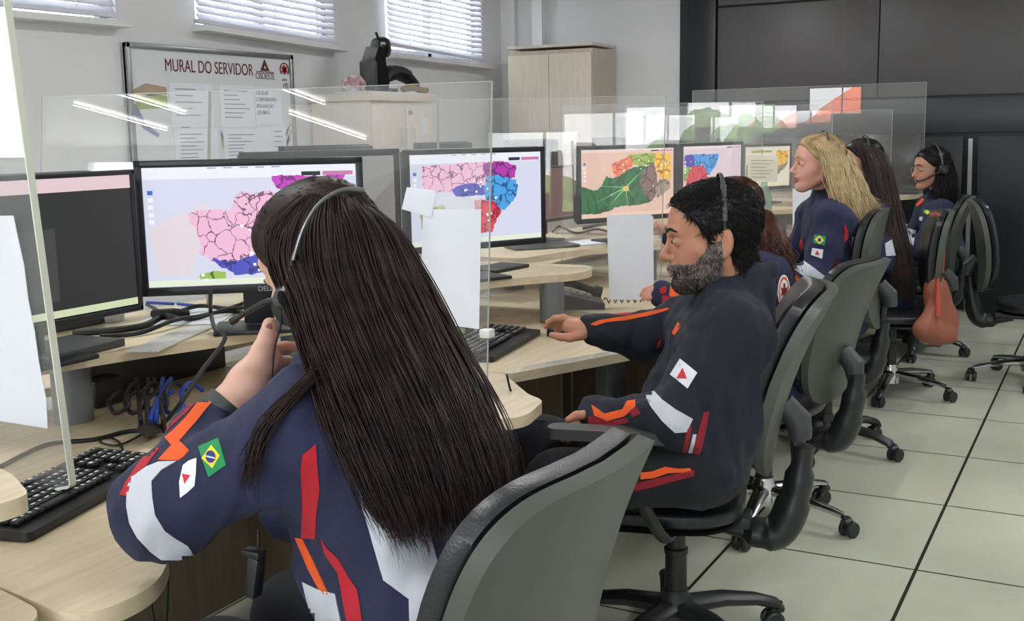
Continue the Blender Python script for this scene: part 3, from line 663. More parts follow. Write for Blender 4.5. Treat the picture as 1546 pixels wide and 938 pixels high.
# ------------------------------------------------------------------ acrylic dividers
def plane_pt(px, py, y0, tilt, off=0., z0=ZD):
    n = np.array([0, -math.cos(tilt), math.sin(tilt)]); p0 = np.array([0, y0, z0]); d = Rdir(px, py)
    return CO + d * ((p0 - CO) @ n) / (d @ n) + n * off
def divider(poly, y0, tilt, label, th=.006, clamp=None, edge=1.):
    """a clear acrylic sheet; poly in (x, height above desk) in its own leaning plane"""
    t = thing('acrylic_divider', label, 'acrylic divider', (0, y0, ZD))
    g = lambda a, b, c: (a, c + b * math.sin(tilt), b * math.cos(tilt))
    MB().prism(poly, -th / 2, th / 2, g).build('sheet', M['glass'], t, smooth=False)
    ed = MB(); n = len(poly)
    c = np.mean(np.array(poly), axis=0)
    for i in range(n):
        a, b = np.array(poly[i]), np.array(poly[(i + 1) % n]); L = np.linalg.norm(b - a)
        if L < 1e-5: continue
        nn = np.array([(b - a)[1], -(b - a)[0]]) / L
        if nn @ (a - c) < 0: nn = -nn
        q = [a - nn * (.0016 if th > .01 else .0002), b - nn * (.0016 if th > .01 else .0002), b + nn * .0012, a + nn * .0012]
        ed.prism([tuple(v) for v in q], -th / 2 * 1.02, th / 2 * 1.02, g)
    ed.build('polished_edge', M['acrylic_edge' if th > .01 else 'acrylic_edge_thin'], t, smooth=False)
    if clamp:
        for x, z in clamp: 
            MB().box(g(x, z, 0), (.03, .03, .022), bev=.003).build('clamp', M['white_plastic'], t)
    return t
D6, D15 = deg(6), deg(1.5)
div1 = divider(rounded([(-1.632, .04), (-1.70, .93), (-2.6, .93), (-2.6, .004), (-1.80, .004), (-1.655, .035)], [.04, .02, 0, 0, .02, .03]), 1.33, 0, 'thick acrylic sheet with a hanging blank paper at the left edge of the picture', th=.014)
tr = plane_pt(743, 123, 2.402, D6); ztop = (tr[2] - ZD) / math.cos(D6)
div2 = divider([(-1.380, .002), (tr[0], ztop), (-2.33, ztop + .004), (-2.33, .002)], 2.402, D6, 'acrylic sheet between the near woman and the bearded man', clamp=[(-1.385, .16)])
divider([(-2.336, .20), (-2.336, ztop + .006), (-3.05, ztop + .01), (-3.05, .20)], 2.402, D6, 'inner acrylic sheet in front of the notice board')
tr3 = plane_pt(1005, 144, 3.69, D15); z3 = (tr3[2] - ZD) / math.cos(D15)
div3 = divider([(tr3[0] - .012, .002), (tr3[0], z3), (-2.32, z3 + .01), (-2.32, .002)], 3.69, D15, 'acrylic sheet with a taped paper just in front of the bearded man\'s face')
divider([(-2.326, .20), (-2.326, z3), (-3.05, z3 + .01), (-3.05, .20)], 3.69, D15, 'inner acrylic sheet in front of the double door cabinet')
D06 = deg(.6)
for y, xt, zt, lab in ((4.79, -1.36, .775, 'acrylic sheet beyond the curly haired worker'), (5.86, -1.30, .775, 'acrylic sheet just left of the blonde woman\'s head'), (6.99, -1.20, .76, 'acrylic sheet behind the long dark-haired woman')):
    divider([(xt, .002), (xt, zt), (-2.32, zt + .01), (-2.32, .002)], y, D06, lab)
p8 = aty(1399, 124, 8.2); p8l = aty(1046, 137, 8.2)
divider([(p8[0], .18), (p8[0], p8[2] - ZD), (p8l[0], p8l[2] - ZD), (p8l[0], .18)], 8.2, 0, 'tall last acrylic sheet in front of the video wall')
# the shelf and floor posts that carry the last sheet
t = thing('end_counter', 'pale counter end in front of the far glasses-wearing woman', 'counter', (-1.9, 8.35, 0))
MB().prism(rounded([(-.7, -.25), (.55, -.25), (.66, -.1), (.66, .25), (-.7, .25)], [0, .08, .08, 0, 0]), .893, .918).build('worktop', M['laminate'], t, angle=50)
MB().box((-.1, .1, .446), (1.0, .3, .89)).build('pedestal', M['black_panel'], t)
tag(MB().box((-1.55, 8.40, 1.135), (.62, .05, .43), bev=.006).box((-1.55, 8.37, .965), (.62, .03, .05), bev=.006).build('television', M['black_gloss'], None), 'glossy black switched-off screen on the far counter', 'screen')

# ------------------------------------------------------------------ blank papers taped to the sheets
def paper_on(pts, y0, tilt, label, off=-.0, curl=.0, m=None, th=.0012, frontoff=.006):
    q = [plane_pt(x, y, y0, tilt, frontoff) for x, y in pts]; n = np.array([0, -math.cos(tilt), math.sin(tilt)])
    b = MB(); k = len(q); b.add(q + [p - n * th for p in q], [tuple(range(k)), tuple(range(2 * k - 1, k - 1, -1))] + [(i, (i + 1) % k, k + (i + 1) % k, k + i) for i in range(k)])
    return tag(b.build('paper_sheet', m or M['paper'], None, smooth=False), label, 'paper')
paper_on([(-40, 326), (28, 325), (33, 350), (44, 400), (50, 450), (60, 500), (66, 545), (77, 600), (79, 645), (-30, 628)], 1.33, 0, 'large blank paper hanging on the leftmost acrylic sheet', frontoff=.011)
paper_on([(640, 316), (728, 316), (725, 497), (680, 491), (637, 484)], 2.402, D6, 'blank paper taped beside the near woman\'s hair')
paper_on([(617, 283), (660, 288), (654, 329), (609, 316)], 2.402, D6, 'small tilted blank note above the paper beside the near woman\'s hair', frontoff=.0085)
paper_on([(662, 297), (728, 297), (728, 315), (660, 315)], 2.402, D6, 'strip of clear tape above the blank paper beside her hair', m=glass('tape_clear', .25))
paper_on([(917, 325), (983, 323), (987, 328), (988, 453), (921, 452)], 3.69, D15, 'blank paper taped in front of the bearded man\'s face')
paper_on([(1197, 285), (1226, 287), (1226, 353), (1197, 354)], 5.86, D06, 'blank white sheet below the blonde woman\'s chin')
o = paper_on([(1130, 234), (1175, 236), (1174, 275), (1129, 274)], 4.79, D06, 'note with printed lines taped in front of the small yellow map screen', m=mat('note_paper', (226, 220, 206), .8))
b = MB()
for q in range(6):
    a_, c_ = plane_pt(1134, 242 + q * 5, 4.79, D06, .0078), plane_pt(1168 - (q % 3) * 5, 242.5 + q * 5, 4.79, D06, .0078); b.tube([a_, c_], .0008, 4)
b.build('print_lines', M['ink_soft'], o)

# ------------------------------------------------------------------ keyboards, mouse, telephone
def keyboard(name, label, c, rz, L=.45, D=.165, white=.0):
    t = thing(name, label, 'keyboard', (c[0], c[1], ZD + .001), rz)
    MB().prism(rounded([(-L / 2, -D / 2), (L / 2, -D / 2), (L / 2, D / 2), (-L / 2, D / 2)], .015), 0, .016, lambda a, b, z: (a, b, z + (b + D / 2) * .05 * (z > 0))).build('case', M['black_plastic'], t)
    kb = MB(); kw = MB(); n = 0; key = mat('keycap', (34, 35, 38), .5)
    rows = 6; p = L * .94 / 22.5
    for r in range(rows):
        y = D * .36 - r * p * 1.08 - (0.006 if r else 0)
        for c2 in range(21):
            if c2 in (15, 17 + (0 if r else 0)) and c2 == 15: continue
            x = -L * .47 + (c2 + .6) * p + (.006 if c2 > 14 else 0) + (.006 if c2 > 17 else 0)
            if r == 5 and 4 <= c2 <= 8:
                if c2 == 6: (kb).box((x, y, .0235 + (y + D / 2) * .05), (p * 4.8, p * .86, .007), bev=.0015)
                continue
            if r in (3, 4) and 15 <= c2 <= 17 and not (r == 4 and c2 == 16): continue
            kb.box((x, y, .0235 + (y + D / 2) * .05), (p * .86, p * .86, .007), bev=.0015)
            kw.box((x - p * .12, y + p * .1, .0274 + (y + D / 2) * .05), (p * (.5 if random.random() < white else .22), p * (.36 if random.random() < white else .2), .0006))
    ks = kb.build('keys', key, t); tag(ks, kind='stuff')
    ls = kw.build('key_legends', M['white_plastic'], ks, smooth=False)
    return t
keyboard('keyboard', 'black keyboard with worn white legends under the leftmost acrylic sheet', (-1.70, 1.37), PI / 2 + .27, .46, .175, .35)
keyboard('keyboard', 'black keyboard left of the bearded man\'s mouse hand', (-1.70, 2.985), PI / 2 + .16, .47, .19, .1)
tag(MB().prism(rounded([(-.055, -.03), (.055, -.03), (.055, .03), (-.055, .03)], .028), 0, .03, lambda a, b, c: (-1.585 + b * .95 + a * .1, 3.255 + a * .98, ZD + .001 + c * (1 - (a * 14) ** 2 * .35))).build('mouse', M['black_plastic'], None), 'black mouse under the bearded man\'s hand', 'mouse')
t = thing('telephone', 'dark grey desk telephone behind the rounded shelf end', 'telephone', (-1.80, 3.84, ZD), PI / 2 + .5)
MB().prism([(-.1, .0), (.1, .0), (.1, .02), (-.1, .07)], -.10, .10, lambda a, b, c: (c, -a, b)).build('body', M['dark_grey'], t)
MB().tube(spline([(-.075, -.09, .06), (-.075, -.04, .075), (-.075, .04, .10), (-.075, .09, .09)], 5), [.022] * 4 + [.014] * 8 + [.022] * 4, 12).build('handset', M['black_plastic'], t)
kb = MB()
for r in range(5):
    for c in range(4): kb.box((-.015 + c * .03, -.075 + r * .03, .026 + r * .0075), (.02, .016, .012), Matrix.Rotation(.25, 3, 'X'), bev=.002)
tag(kb.build('buttons', mat('phone_button', (110, 114, 112), .5), t), kind='stuff')
MB().tube([(-.075 + .018 * math.cos(q * .9), -.1 - q * .0035, .03 + .010 * math.sin(q * .9)) for q in range(40)], .0025, 5).build('coiled_cord', M['rubber'], t)
a, b_ = atz(902, 486, .765), atz(992, 478, .765)
tag(MB().tube([a, a + (b_ - a) * .03, b_], [.018, .0235, .0235], 18).build('red_cylinder', mat('red_plastic', (176, 44, 60), .45), None), 'red rolled folder lying under the taped paper by the man\'s arm', 'folder')

def flatbox(name, label, cat, px, py, z, d, rz, m, bev=.003):
    p = atz(px, py, z); o = MB().box((0, 0, 0), d, bev=bev).build(name, m, None); o.location = (p[0], p[1], z + d[2] / 2 + .001); o.rotation_euler = (0, 0, rz); return tag(o, label, cat)
flatbox('tablet', 'thin black tablet on the man\'s raised shelf', 'tablet', 752, 407, .91, (.13, .22, .012), -.1, M['black_plastic'])
flatbox('black_pouch', 'flat black pouch in front of the green map screen', 'pouch', 818, 374, .91, (.15, .30, .014), -.7, M['leather'], .006)
flatbox('paper_sheet', 'loose white paper behind the flat black pouch', 'paper', 893, 366, .91, (.18, .25, .002), -.5, M['paper'], 0)
flatbox('card_box', 'small dark box beside the near woman\'s hair on the man\'s desk', 'box', 678, 508, ZD, (.12, .14, .07), .1, M['black_plastic'])
flatbox('laptop', 'closed dark grey laptop at the left end of the near shelf', 'laptop', 92, 533, .91, (.17, .24, .018), .1, M['dark_grey'])
flatbox('plastic_sleeve', 'crinkled clear sleeve of papers on the near shelf edge', 'plastic sleeve', 262, 512, .91, (.075, .34, .003), .36, mat('sleeve', (186, 190, 186), .25, col2=(214, 212, 200), nscale=30), 0)
flatbox('paper_sheet', 'pale papers under the tangled cables on the near shelf', 'paper', 290, 478, .91, (.22, .30, .002), .5, M['paper_dim'], 0)
for (x0, y0, x1, y1, m, lab) in ((222, 457, 262, 459, 'blue_plastic', 'blue pen on the near shelf, left of the other'), (268, 459, 308, 463, 'blue_plastic', 'blue pen on the near shelf, right of the other')):
    tag(MB().tube([atz(x0, y0, .917), atz(x1, y1, .917)], .0045, 8).build('pen', M[m], None), lab, 'pen')
# things standing behind the first monitors
p = atx(154, 300, -2.40)
tag(MB().lathe([(.034, .0), (.036, .01), (.036, .36), (.034, .375)], (p[0], p[1], .911), 24).build('metal_flask', M['silver'], None), 'brushed silver flask standing behind the black screen', 'flask')
p = atx(72, 300, -2.41)
t = thing('grey_case', 'dark grey case with a hanging tag behind the black screen', 'case', (p[0], p[1], .911))
MB().box((0, 0, .205), (.05, .26, .41), bev=.006).build('body', M['dark_grey'], t)
MB().box((.028, .02, .385), (.004, .05, .03), Matrix.Rotation(.3, 3, 'X')).build('tag', M['silver'], t)

# ------------------------------------------------------------------ cables
def cable(label, pts, r=.0045, m='rubber', name='cable'):
    return tag(MB().tube(spline(pts, 7), r, 7).build(name, M[m], None), label, 'cable')
S = lambda x, y, z=.918: atz(x, y, z)
cable('thick black cable bundle from under the black screen', [S(110, 503), S(160, 500), S(215, 492), S(245, 478), S(262, 472)], .009)
cable('black cable arching right of the cable knot', [S(262, 474, .922), S(300, 462, .93), S(345, 466, .93), S(390, 462), S(440, 458)], .006)
cable('black cable running below the cable knot', [S(150, 508), S(210, 503), S(262, 484, .93), S(300, 478), S(340, 470), S(380, 474)], .006)
cable('thin black cable looping left of the pink map monitor stand', [S(222, 460), S(255, 476, .93), S(290, 482), S(330, 470, .93), S(372, 455, .94), S(377, 436, 1.0)], .005)
tag(MB().tube([S(232, 474, .925), S(262, 474, .93), S(284, 474, .925)], [.012, .016, .012], 10).build('cable_knot', M['rubber'], None), 'knot of black tape binding the cables on the near shelf', 'cable')
cable('black cable hanging from the pink map monitor over the shelf edge', [W(318, 440, 2.72), S(318, 470, .95), S(325, 498, .925), np.array(S(325, 508, .925)) + [.03, 0, -.005], W(305, 560, 2.50), W(272, 610, 2.42), S(246, 640, .75), S(225, 652, .747)], .0055)
cable('black cable lying across the near desk', [S(0, 705, .745), S(70, 672, .745), S(140, 664, .745), S(190, 652, .745), S(222, 650, .745)], .005)
cable('thin looping cable behind the near keyboard', [S(222, 652, .747), S(180, 672, .745), S(152, 668, .745), S(160, 660, .745), S(180, 668, .745), S(188, 690, .745)], .0025)
for q, (x, dx, m, lab) in enumerate(((212, -6, 'rubber', 'black cable at the left of the bundle under the near shelf'), (222, 2, 'rubber', 'black cable amid the bundle under the near shelf'), (236, 10, 'blue_plastic', 'bright blue cable in the bundle under the near shelf'), (246, -14, 'rubber', 'black cable at the right of the bundle under the near shelf'), (228, 30, 'blue_plastic', 'blue cable arching to the right under the near shelf'))):
    cable(lab, [W(x + dx, 572, 2.75), W(x + dx * .4, 600, 2.60), W(x, 630, 2.48), S(x + 2, 652, .75)], .0058, m)
for q, lab in enumerate(('loop of black cable left of the blue cable under the near shelf', 'second loop of black cable right of the blue cable under the near shelf', 'blue cable curling high under the near shelf', 'black cable trailing back into the dark under the near shelf')):
    x0 = (205, 238, 262, 180)[q]; m_ = ('rubber', 'rubber', 'blue_plastic', 'rubber')[q]
    cable(lab, [W(x0, 590, 2.62), W(x0 - 16, 606, 2.60), W(x0 - 6, 624, 2.56), W(x0 + 14, 612, 2.55), W(x0 + 12, 592, 2.60), W(x0 + 26, 578, 2.68), W(x0 + 44, 590, 2.72)], .0055, m_)
tag(MB().tube([S(215, 648, .76), S(224, 650, .775), S(238, 648, .76)], [.012, .02, .012], 10).build('cable_coil', M['rubber'], None), 'tight black coil of cable on the near desk', 'cable')
for q, (x, y, d, lab) in enumerate(((255, 600, (.1, .5, .10), 'black device in the dark under the near shelf'), (178, 585, (.06, .09, .07), 'small black adapter beside the near shelf column'))):
    o = MB().box((0, 0, 0), d, bev=.006).build('power_adapter', M['black_plastic'], None); o.location = ([-2.30, -2.22][q], [2.15, 1.92][q], ZD + d[2] / 2 + .001); tag(o, lab, 'adapter')
cable('thin cable hanging under the near desk, left of the pair', [W(225, 850, 1.85), W(227, 900, 1.85), W(236, 960, 1.85)], .0025)
cable('thin cable hanging under the near desk, right of the pair', [W(254, 845, 1.85), W(253, 900, 1.86), W(250, 960, 1.88)], .0025)
cable('black cable curling on the man\'s riser', [S(835, 350, .92), S(845, 342, .93), S(870, 352, .92), S(900, 346, .92), S(925, 352, .92)], .006)
cable('tangled black cable behind the man\'s taped paper', [S(880, 345, .92), S(920, 338, .94), S(960, 347, .93), S(1005, 342, .92)], .009)
cable('thin black cable drooping from the man\'s desk', [W(765, 566, 2.85), W(775, 600, 2.9), W(800, 632, 2.95), W(840, 634, 3.0)], .003)
cable('headset cable in front of the hanging adapter', [W(390, 800, 1.66), W(390, 838, 1.66)], .0022)
t = thing('volume_control', 'black inline clip hanging on the headset cord under her arm', 'volume control', tuple(W(385, 870, 1.66)))
MB().box((0, 0, 0), (.02, .022, .066), Matrix.Rotation(.2, 3, 'Y'), bev=.004).build('body', M['black_plastic'], t); MB().box((.0, 0, .036), (.034, .02, .012), bev=.003).build('clip', M['black_plastic'], t)

A3 = lambda *p: np.array(p, float)
# bottle and small bits near the blonde woman
c = atz(1153, 356, .911)
t = thing('water_bottle', 'pale green water bottle with a blue cap beyond the man\'s head', 'bottle', (c[0], c[1], .911))
gb = glass('bottle_green', .25, (.62, .85, .76))
zb = (atx(1153, 266, c[0]))[2] - .911
MB().lathe([(.03, 0), (.034, .01), (.034, zb * .62), (.026, zb * .74), (.013, zb * .86), (.013, zb * .92)], n=20).build('bottle_body', gb, t)
MB().lathe([(.016, zb * .92), (.016, zb), (.012, zb + .002)], n=16).build('cap', M['blue_plastic'], t)
c = A3(-1.74, 5.6, 0)
tag(MB().lathe([(.03, 0), (.032, .02), (.024, .05), (.03, .09), (.026, .13)], (c[0], c[1], .911), 18).build('amber_jar', mat('amber', (190, 140, 76), .25), None), 'amber jar beyond the man\'s head beside the green bottle', 'jar')

# opposite side of the desk island: counter and the backs of its monitors
t = thing('rear_desk', 'long desk on the far side of the desk island', 'desk', (-2.92, 4.2, 0))
MB().box((0, 0, ZD - .014), (.8, 5.6, .028), bev=.004).build('desktop', M['laminate'], t)
for y in (-2.6, 0, 2.6): MB().box((0, y, .355), (.6, .03, .71)).build('side_panel', M['desk_panel'], t)
for c, yaw, lab in (((-2.80, 3.62), 176, 'black monitor seen from behind above the purple and blue map screen'), ((-2.75, 4.42), 185, 'black monitor back left of the green map screen'), ((-2.75, 5.30), 178, 'black monitor back above the green map screen'), ((-2.78, 6.4), 184, 'black monitor back above the small far screen')):
    monitor('monitor', lab, (c[0], c[1], 1.205), deg(yaw), .52, .32, [], foot_z=ZD, taskbar=None, bgc=(150, 160, 200))

# ------------------------------------------------------------------ implicit-surface modelling (organic shapes)
def A(*p): return np.array(p, float)
class Sdf:
    """smooth union of tapered limbs and ellipsoids, meshed by surface nets"""
    def __init__(s, k=.03): s.p = []; s.k = k; s.lo = []; s.hi = []; s.warp = None
    def _ext(s, pts, r):
        for q in pts: s.lo.append(np.array(q) - r); s.hi.append(np.array(q) + r)
    def cap(s, a, b, ra, rb, k=None, sub=False, flat=None):
        a = A(*a); b = A(*b); s.p.append(('c', a, b, ra, rb, k or s.k, sub, flat)); 
        if not sub: s._ext((a, b), max(ra, rb) * 1.15)
        return s
    def chain(s, pts, rs, k=None):
        for i in range(len(pts) - 1): s.cap(pts[i], pts[i + 1], rs[i], rs[i + 1], k)
        return s
    def ell(s, c, r, R=None, k=None, sub=False):
        c = A(*c); r = A(*r); R = np.eye(3) if R is None else np.array(R); s.p.append(('e', c, r, R, None, k or s.k, sub, None))
        if not sub: s._ext((c,), r.max() * 1.1)
        return s
    def ev(s, P):
        d = None
        for t, a, b, c, e, k, sub, flat in s.p:
            if t == 'c':
                ab = b - a; L2 = ab @ ab + 1e-12; pa = P - a
                h = np.clip((pa @ ab) / L2, 0, 1); q = pa - h[..., None] * ab
                if flat is not None:
                    ax, f = flat; q = q + (q @ ax)[..., None] * ax * (f - 1)
                v = np.sqrt((q * q).sum(-1)) - (c + (e - c) * h)
            else:
                q = (P - a) @ c; q0 = q / b; k0 = np.sqrt((q0 * q0).sum(-1)); q1 = q / (b * b); k1 = np.sqrt((q1 * q1).sum(-1)) + 1e-9
                v = k0 * (k0 - 1) / k1
            if d is None: d = v
            elif sub:
                h = np.clip(.5 - .5 * (d + v) / k, 0, 1); d = d * (1 - h) + (-v) * h + k * h * (1 - h)
            else:
                h = np.clip(.5 + .5 * (d - v) / k, 0, 1); d = d * (1 - h) + v * h - k * h * (1 - h)
        if s.warp is not None: d = d + s.warp(P)
        return d
    def mesh(s, h, lo=None, hi=None, ev=None):
        lo = np.min(s.lo, 0) - 3 * h if lo is None else A(*lo); hi = np.max(s.hi, 0) + 3 * h if hi is None else A(*hi)
        n = np.maximum(4, np.ceil((hi - lo) / h).astype(int) + 1); f = ev or s.ev
        ax = [lo[i] + h * np.arange(n[i]) for i in range(3)]
        V = np.empty(n); 
        step = max(1, int(400000 / (n[1] * n[2])))
        for i in range(0, n[0], step):
            G = np.stack(np.meshgrid(ax[0][i:i + step], ax[1], ax[2], indexing='ij'), -1); V[i:i + step] = f(G)
        V[0] = V[-1] = 1; V[:, 0] = V[:, -1] = 1; V[:, :, 0] = V[:, :, -1] = 1
        return nets(V, lo, h)
def nets(V, lo, h):
    S = V < 0; c = [slice(None, -1), slice(1, None)]
    cnt = np.zeros(np.array(V.shape) - 1); pos = np.zeros(cnt.shape + (3,))
    for ax in range(3):
        o = [i for i in range(3) if i != ax]
        for u in (0, 1):
            for w in (0, 1):
                sl0 = [None] * 3; sl0[ax] = c[0]; sl0[o[0]] = c[u]; sl0[o[1]] = c[w]; sl1 = list(sl0); sl1[ax] = c[1]
                a = V[tuple(sl0)]; b = V[tuple(sl1)]; m = (a < 0) != (b < 0)
                t = np.where(m, a / np.where(m, a - b, 1), 0); cnt += m
                pos[..., ax] += t * m; pos[..., o[0]] += u * m; pos[..., o[1]] += w * m
    act = cnt > 0; idx = -np.ones(cnt.shape, int); idx[act] = np.arange(act.sum())
    ijk = np.argwhere(act); verts = lo + h * (ijk + pos[act] / cnt[act][:, None])
    faces = []
    for ax in range(3):
        o = [(ax + 1) % 3, (ax + 2) % 3]
        sl0 = [slice(1, -1)] * 3; sl1 = [slice(1, -1)] * 3; sl0[ax] = slice(0, -1); sl1[ax] = slice(1, None)
        a = S[tuple(sl0)]; b = S[tuple(sl1)]; off = np.array([1, 1, 1]); off[ax] = 0
        for sign in (1, 0):
            e = np.argwhere((a & ~b) if sign else (~a & b)) + off
            if not len(e): continue
            d0 = np.zeros(3, int); d0[o[0]] = 1; d1 = np.zeros(3, int); d1[o[1]] = 1
            g = lambda q: idx[tuple(np.minimum(q, np.array(idx.shape) - 1).T)]
            quad = np.stack([g(e - d0 - d1), g(e - d1), g(e), g(e - d0)], 1)
            if not sign: quad = quad[:, ::-1]
            faces.append(quad)
    F = np.concatenate(faces); F = F[(F >= 0).all(1)]
    return verts, F
def relax(v, f, it=1, lam=.5):
    for _ in range(it):
        acc = np.zeros_like(v); n = np.zeros(len(v))
        for a in range(4):
            i, j = f[:, a], f[:, (a + 1) % 4]; np.add.at(acc, i, v[j]); np.add.at(n, i, 1); np.add.at(acc, j, v[i]); np.add.at(n, j, 1)
        v = v + lam * (acc / np.maximum(n, 1)[:, None] - v)
    return v
def np_mesh(name, v, f, m, parent=None, mi=None):
    me = bpy.data.meshes.new(name); f = np.asarray(f)
    me.vertices.add(len(v)); me.vertices.foreach_set('co', np.asarray(v, np.float32).ravel())
    me.loops.add(f.size); me.loops.foreach_set('vertex_index', f.ravel().astype(np.int32)); me.polygons.add(len(f))
    me.polygons.foreach_set('loop_start', np.arange(0, f.size, f.shape[1], dtype=np.int32)); me.polygons.foreach_set('loop_total', np.full(len(f), f.shape[1], dtype=np.int32))
    for k in (m if isinstance(m, (list, tuple)) else [m]): me.materials.append(k)
    if mi is not None: me.polygons.foreach_set('material_index', np.asarray(mi, np.int32))
    me.update(calc_edges=True); me.polygons.foreach_set('use_smooth', np.ones(len(f), bool)); me.validate()
    return link(bpy.data.objects.new(name, me), parent)
def wrinkle(amp, fr=22., seed=0, stretch=(1, 1, 1)):
    r = np.random.default_rng(seed); K = r.normal(0, 1, (5, 3)); K /= np.linalg.norm(K, axis=1)[:, None]; ph = r.uniform(0, 6, 5); st = np.array(stretch)
    def w(P):
        Q = P * st; u = np.sin(Q @ K[0] * fr * .45 + ph[0]) * 1.2; v = np.sin(Q @ K[1] * fr * .5 + ph[1]) * 1.2
        a = np.sin(Q @ K[2] * fr + ph[2] + u * 1.5); b = np.sin(Q @ K[3] * fr * 1.7 + ph[3] + v * 1.5 + u)
        return amp * (.75 * a * np.abs(a) + .4 * b)
    return w

# ------------------------------------------------------------------ office chairs
def chair(label, loc, rz, chrome=False, recl=12., back_rz=0., arms=False, top=1.02, base_rot=0., width=.45, arm_side=None, seat=True, backx=-.30):
    t = thing('office_chair', label, 'office chair', (loc[0], loc[1], 0), rz)
    bm_ = M['chrome'] if chrome else M['chair_black']
    hb = MB().lathe([(.05, .062), (.052, .12), (.036, .145), (.034, .16)], n=20).build('base_hub', bm_, t)
    for q in range(5):
        a = base_rot + q * 2 * PI / 5; c, s = math.cos(a), math.sin(a)
        if chrome: pr = [(.03, .115, .03), (.16, .105, .026), (.27, .088, .02), (.305, .08, .018)]
        else: pr = [(.03, .11, .04), (.14, .112, .034), (.24, .098, .028), (.30, .078, .026), (.31, .066, .024)]
        ar = MB().tube([(r * c, r * s, z) for r, z, w in pr], [w for *_, w in pr], 10, flat=.62, up=(0, 0, 1)).build('base_arm', bm_, t)
        cx, cy = .315 * c, .315 * s; d = a + 1.1 + q * 1.7; dx, dy = math.cos(d), math.sin(d)
        cs = MB()
        R = Matrix.Rotation(d, 3, 'Z') @ Matrix.Rotation(PI / 2, 3, 'X')
        for w in (-1, 1): cs.lathe([(.010, -.009), (.026, -.009), (.0285, -.004), (.0285, .005), (.022, .010)], (cx - dx * .02 - dy * w * .017, cy - dy * .02 + dx * w * .017, .029), 16, R)
        cs.tube([(cx - dx * .03, cy - dy * .03, .045), (cx - dx * .01, cy - dy * .01, .062), (cx + dx * .01, cy + dy * .01, .058)], [.016, .021, .014], 10, flat=.8)
        cs.tube([(cx, cy, .05), (cx, cy, .08)], .009, 8)
        cs.build('caster', M['chair_black'], t)
    MB().lathe([(.03, .14), (.03, .26), (.033, .262), (.033, .275), (.026, .28), (.026, .358)], n=20).build('column', M['chair_black'], t)
    if not seat: return t
    MB().box((.0, 0, .372), (.22, .16, .03), bev=.008).box((-.13, 0, .37), (.14, .09, .035), bev=.008).build('seat_plate', M['chair_black'], t)
    # seat: soft cushion with waterfall front on a thin shell
    def sq(u, n=3.2): return abs(math.cos(u)) ** (2 / n) * math.copysign(1, math.cos(u)), abs(math.sin(u)) ** (2 / n) * math.copysign(1, math.sin(u))
    def pad(z0, z1, ax, ay, name, m, puff=.02, rings=7):
        vs = []; n = 48; levels = []
        for i in range(rings):
            f = i / (rings - 1); levels.append((z0 + (z1 - z0) * f, 1 - .06 * (2 * f - 1) ** 4 * 2))
        for f in (.85, .6, .3): levels.append((z1 + puff * (1 - f), f))
        for z, sc in levels:
            for j in range(n):
                cx, cy = sq(2 * PI * j / n); x = cx * ax * sc; y = cy * ay * sc
                zz = z - .035 * max(0, x / ax - .55) ** 1.6 + .012 * (y / ay) ** 2 + .02 * max(0, -x / ax - .6)
                vs.append((x + .05, y, zz))
        vs.append((.05, 0, z1 + puff)); k = len(levels)
        fs = [(i * n + j, i * n + (j + 1) % n, (i + 1) * n + (j + 1) % n, (i + 1) * n + j) for i in range(k - 1) for j in range(n)]
        fs += [((k - 1) * n + j, (k - 1) * n + (j + 1) % n, k * n) for j in range(n)] + [tuple(range(n - 1, -1, -1))]
        return MB().add(vs, fs).build(name, m, t, angle=60)
    pad(.392, .446, .235, .24, 'seat_cushion', M['leather'], .018)
    pad(.376, .391, .23, .235, 'seat_shell', M['chair_black'], .0, 3)
    # backrest
    H2 = .50; zc = top - H2 / 2 * math.cos(deg(recl)) - .0; xb = backx
    root = Matrix.Translation((xb, 0, zc)) @ Matrix.Rotation(-deg(recl), 4, 'Y') @ Matrix.Rotation(back_rz, 4, 'Z')
    def plate(x0, x1, sc, name, m, bulge=.0, edge=.02):
        vs = []; nu, nv = 26, 30; 
        def P(u, v, side):
            # u,v in -1..1 mapped to a rounded shield outline
            r = max(abs(u), abs(v)); 
            a = math.atan2(v, u); cu, cv = sq(a, 5.0)
            y0, z0 = cu * r, cv * r; hh = H2 / 2
            hw = width / 2 * (1 - .16 * max(0, -z0) ** 1.6 - .05 * max(0, z0) ** 3)
            y = y0 * hw * sc; z = z0 * hh * (sc if z0 < 0 else .5 + .5 * sc)
            cx = .035 * (y / (width / 2)) ** 2 + .012 - .028 * (z / hh) ** 2
            fall = max(0, 1 - r ** 6)
            x = (x1 - edge * (1 - fall) + bulge * fall) if side else x0 + edge * .35 * (1 - fall)
            return root @ Vector((x + cx, y, z))
        for side in (0, 1):
            for i in range(nu + 1):
                for j in range(nv + 1): vs.append(P(-1 + 2 * i / nu, -1 + 2 * j / nv, side))
        N1 = (nu + 1) * (nv + 1); fs = []
        for side in (0, 1):
            for i in range(nu):
                for j in range(nv):
                    a = side * N1 + i * (nv + 1) + j; q = (a, a + 1, a + nv + 2, a + nv + 1); fs.append(q if side else q[::-1])
        ring = [i * (nv + 1) for i in range(nu)] + [nu * (nv + 1) + j for j in range(nv)] + [i * (nv + 1) + nv for i in range(nu, 0, -1)] + [j for j in range(nv, 0, -1)]
        for i in range(len(ring)): a, b = ring[i], ring[(i + 1) % len(ring)]; fs.append((a, b, b + N1, a + N1))
        return MB().add(vs, fs).build(name, m, t, angle=70)
    plate(-.016, .018, 1.0, 'back_shell', M['shell'], 0, .006); plate(.014, .072, .975, 'back_cushion', M['leather'], .004, .022)
    # upright: boot under the seat, rod up to the shell's joint
    jb = root @ Vector((-.03, 0, -.115)); 
    bx = backx + .04
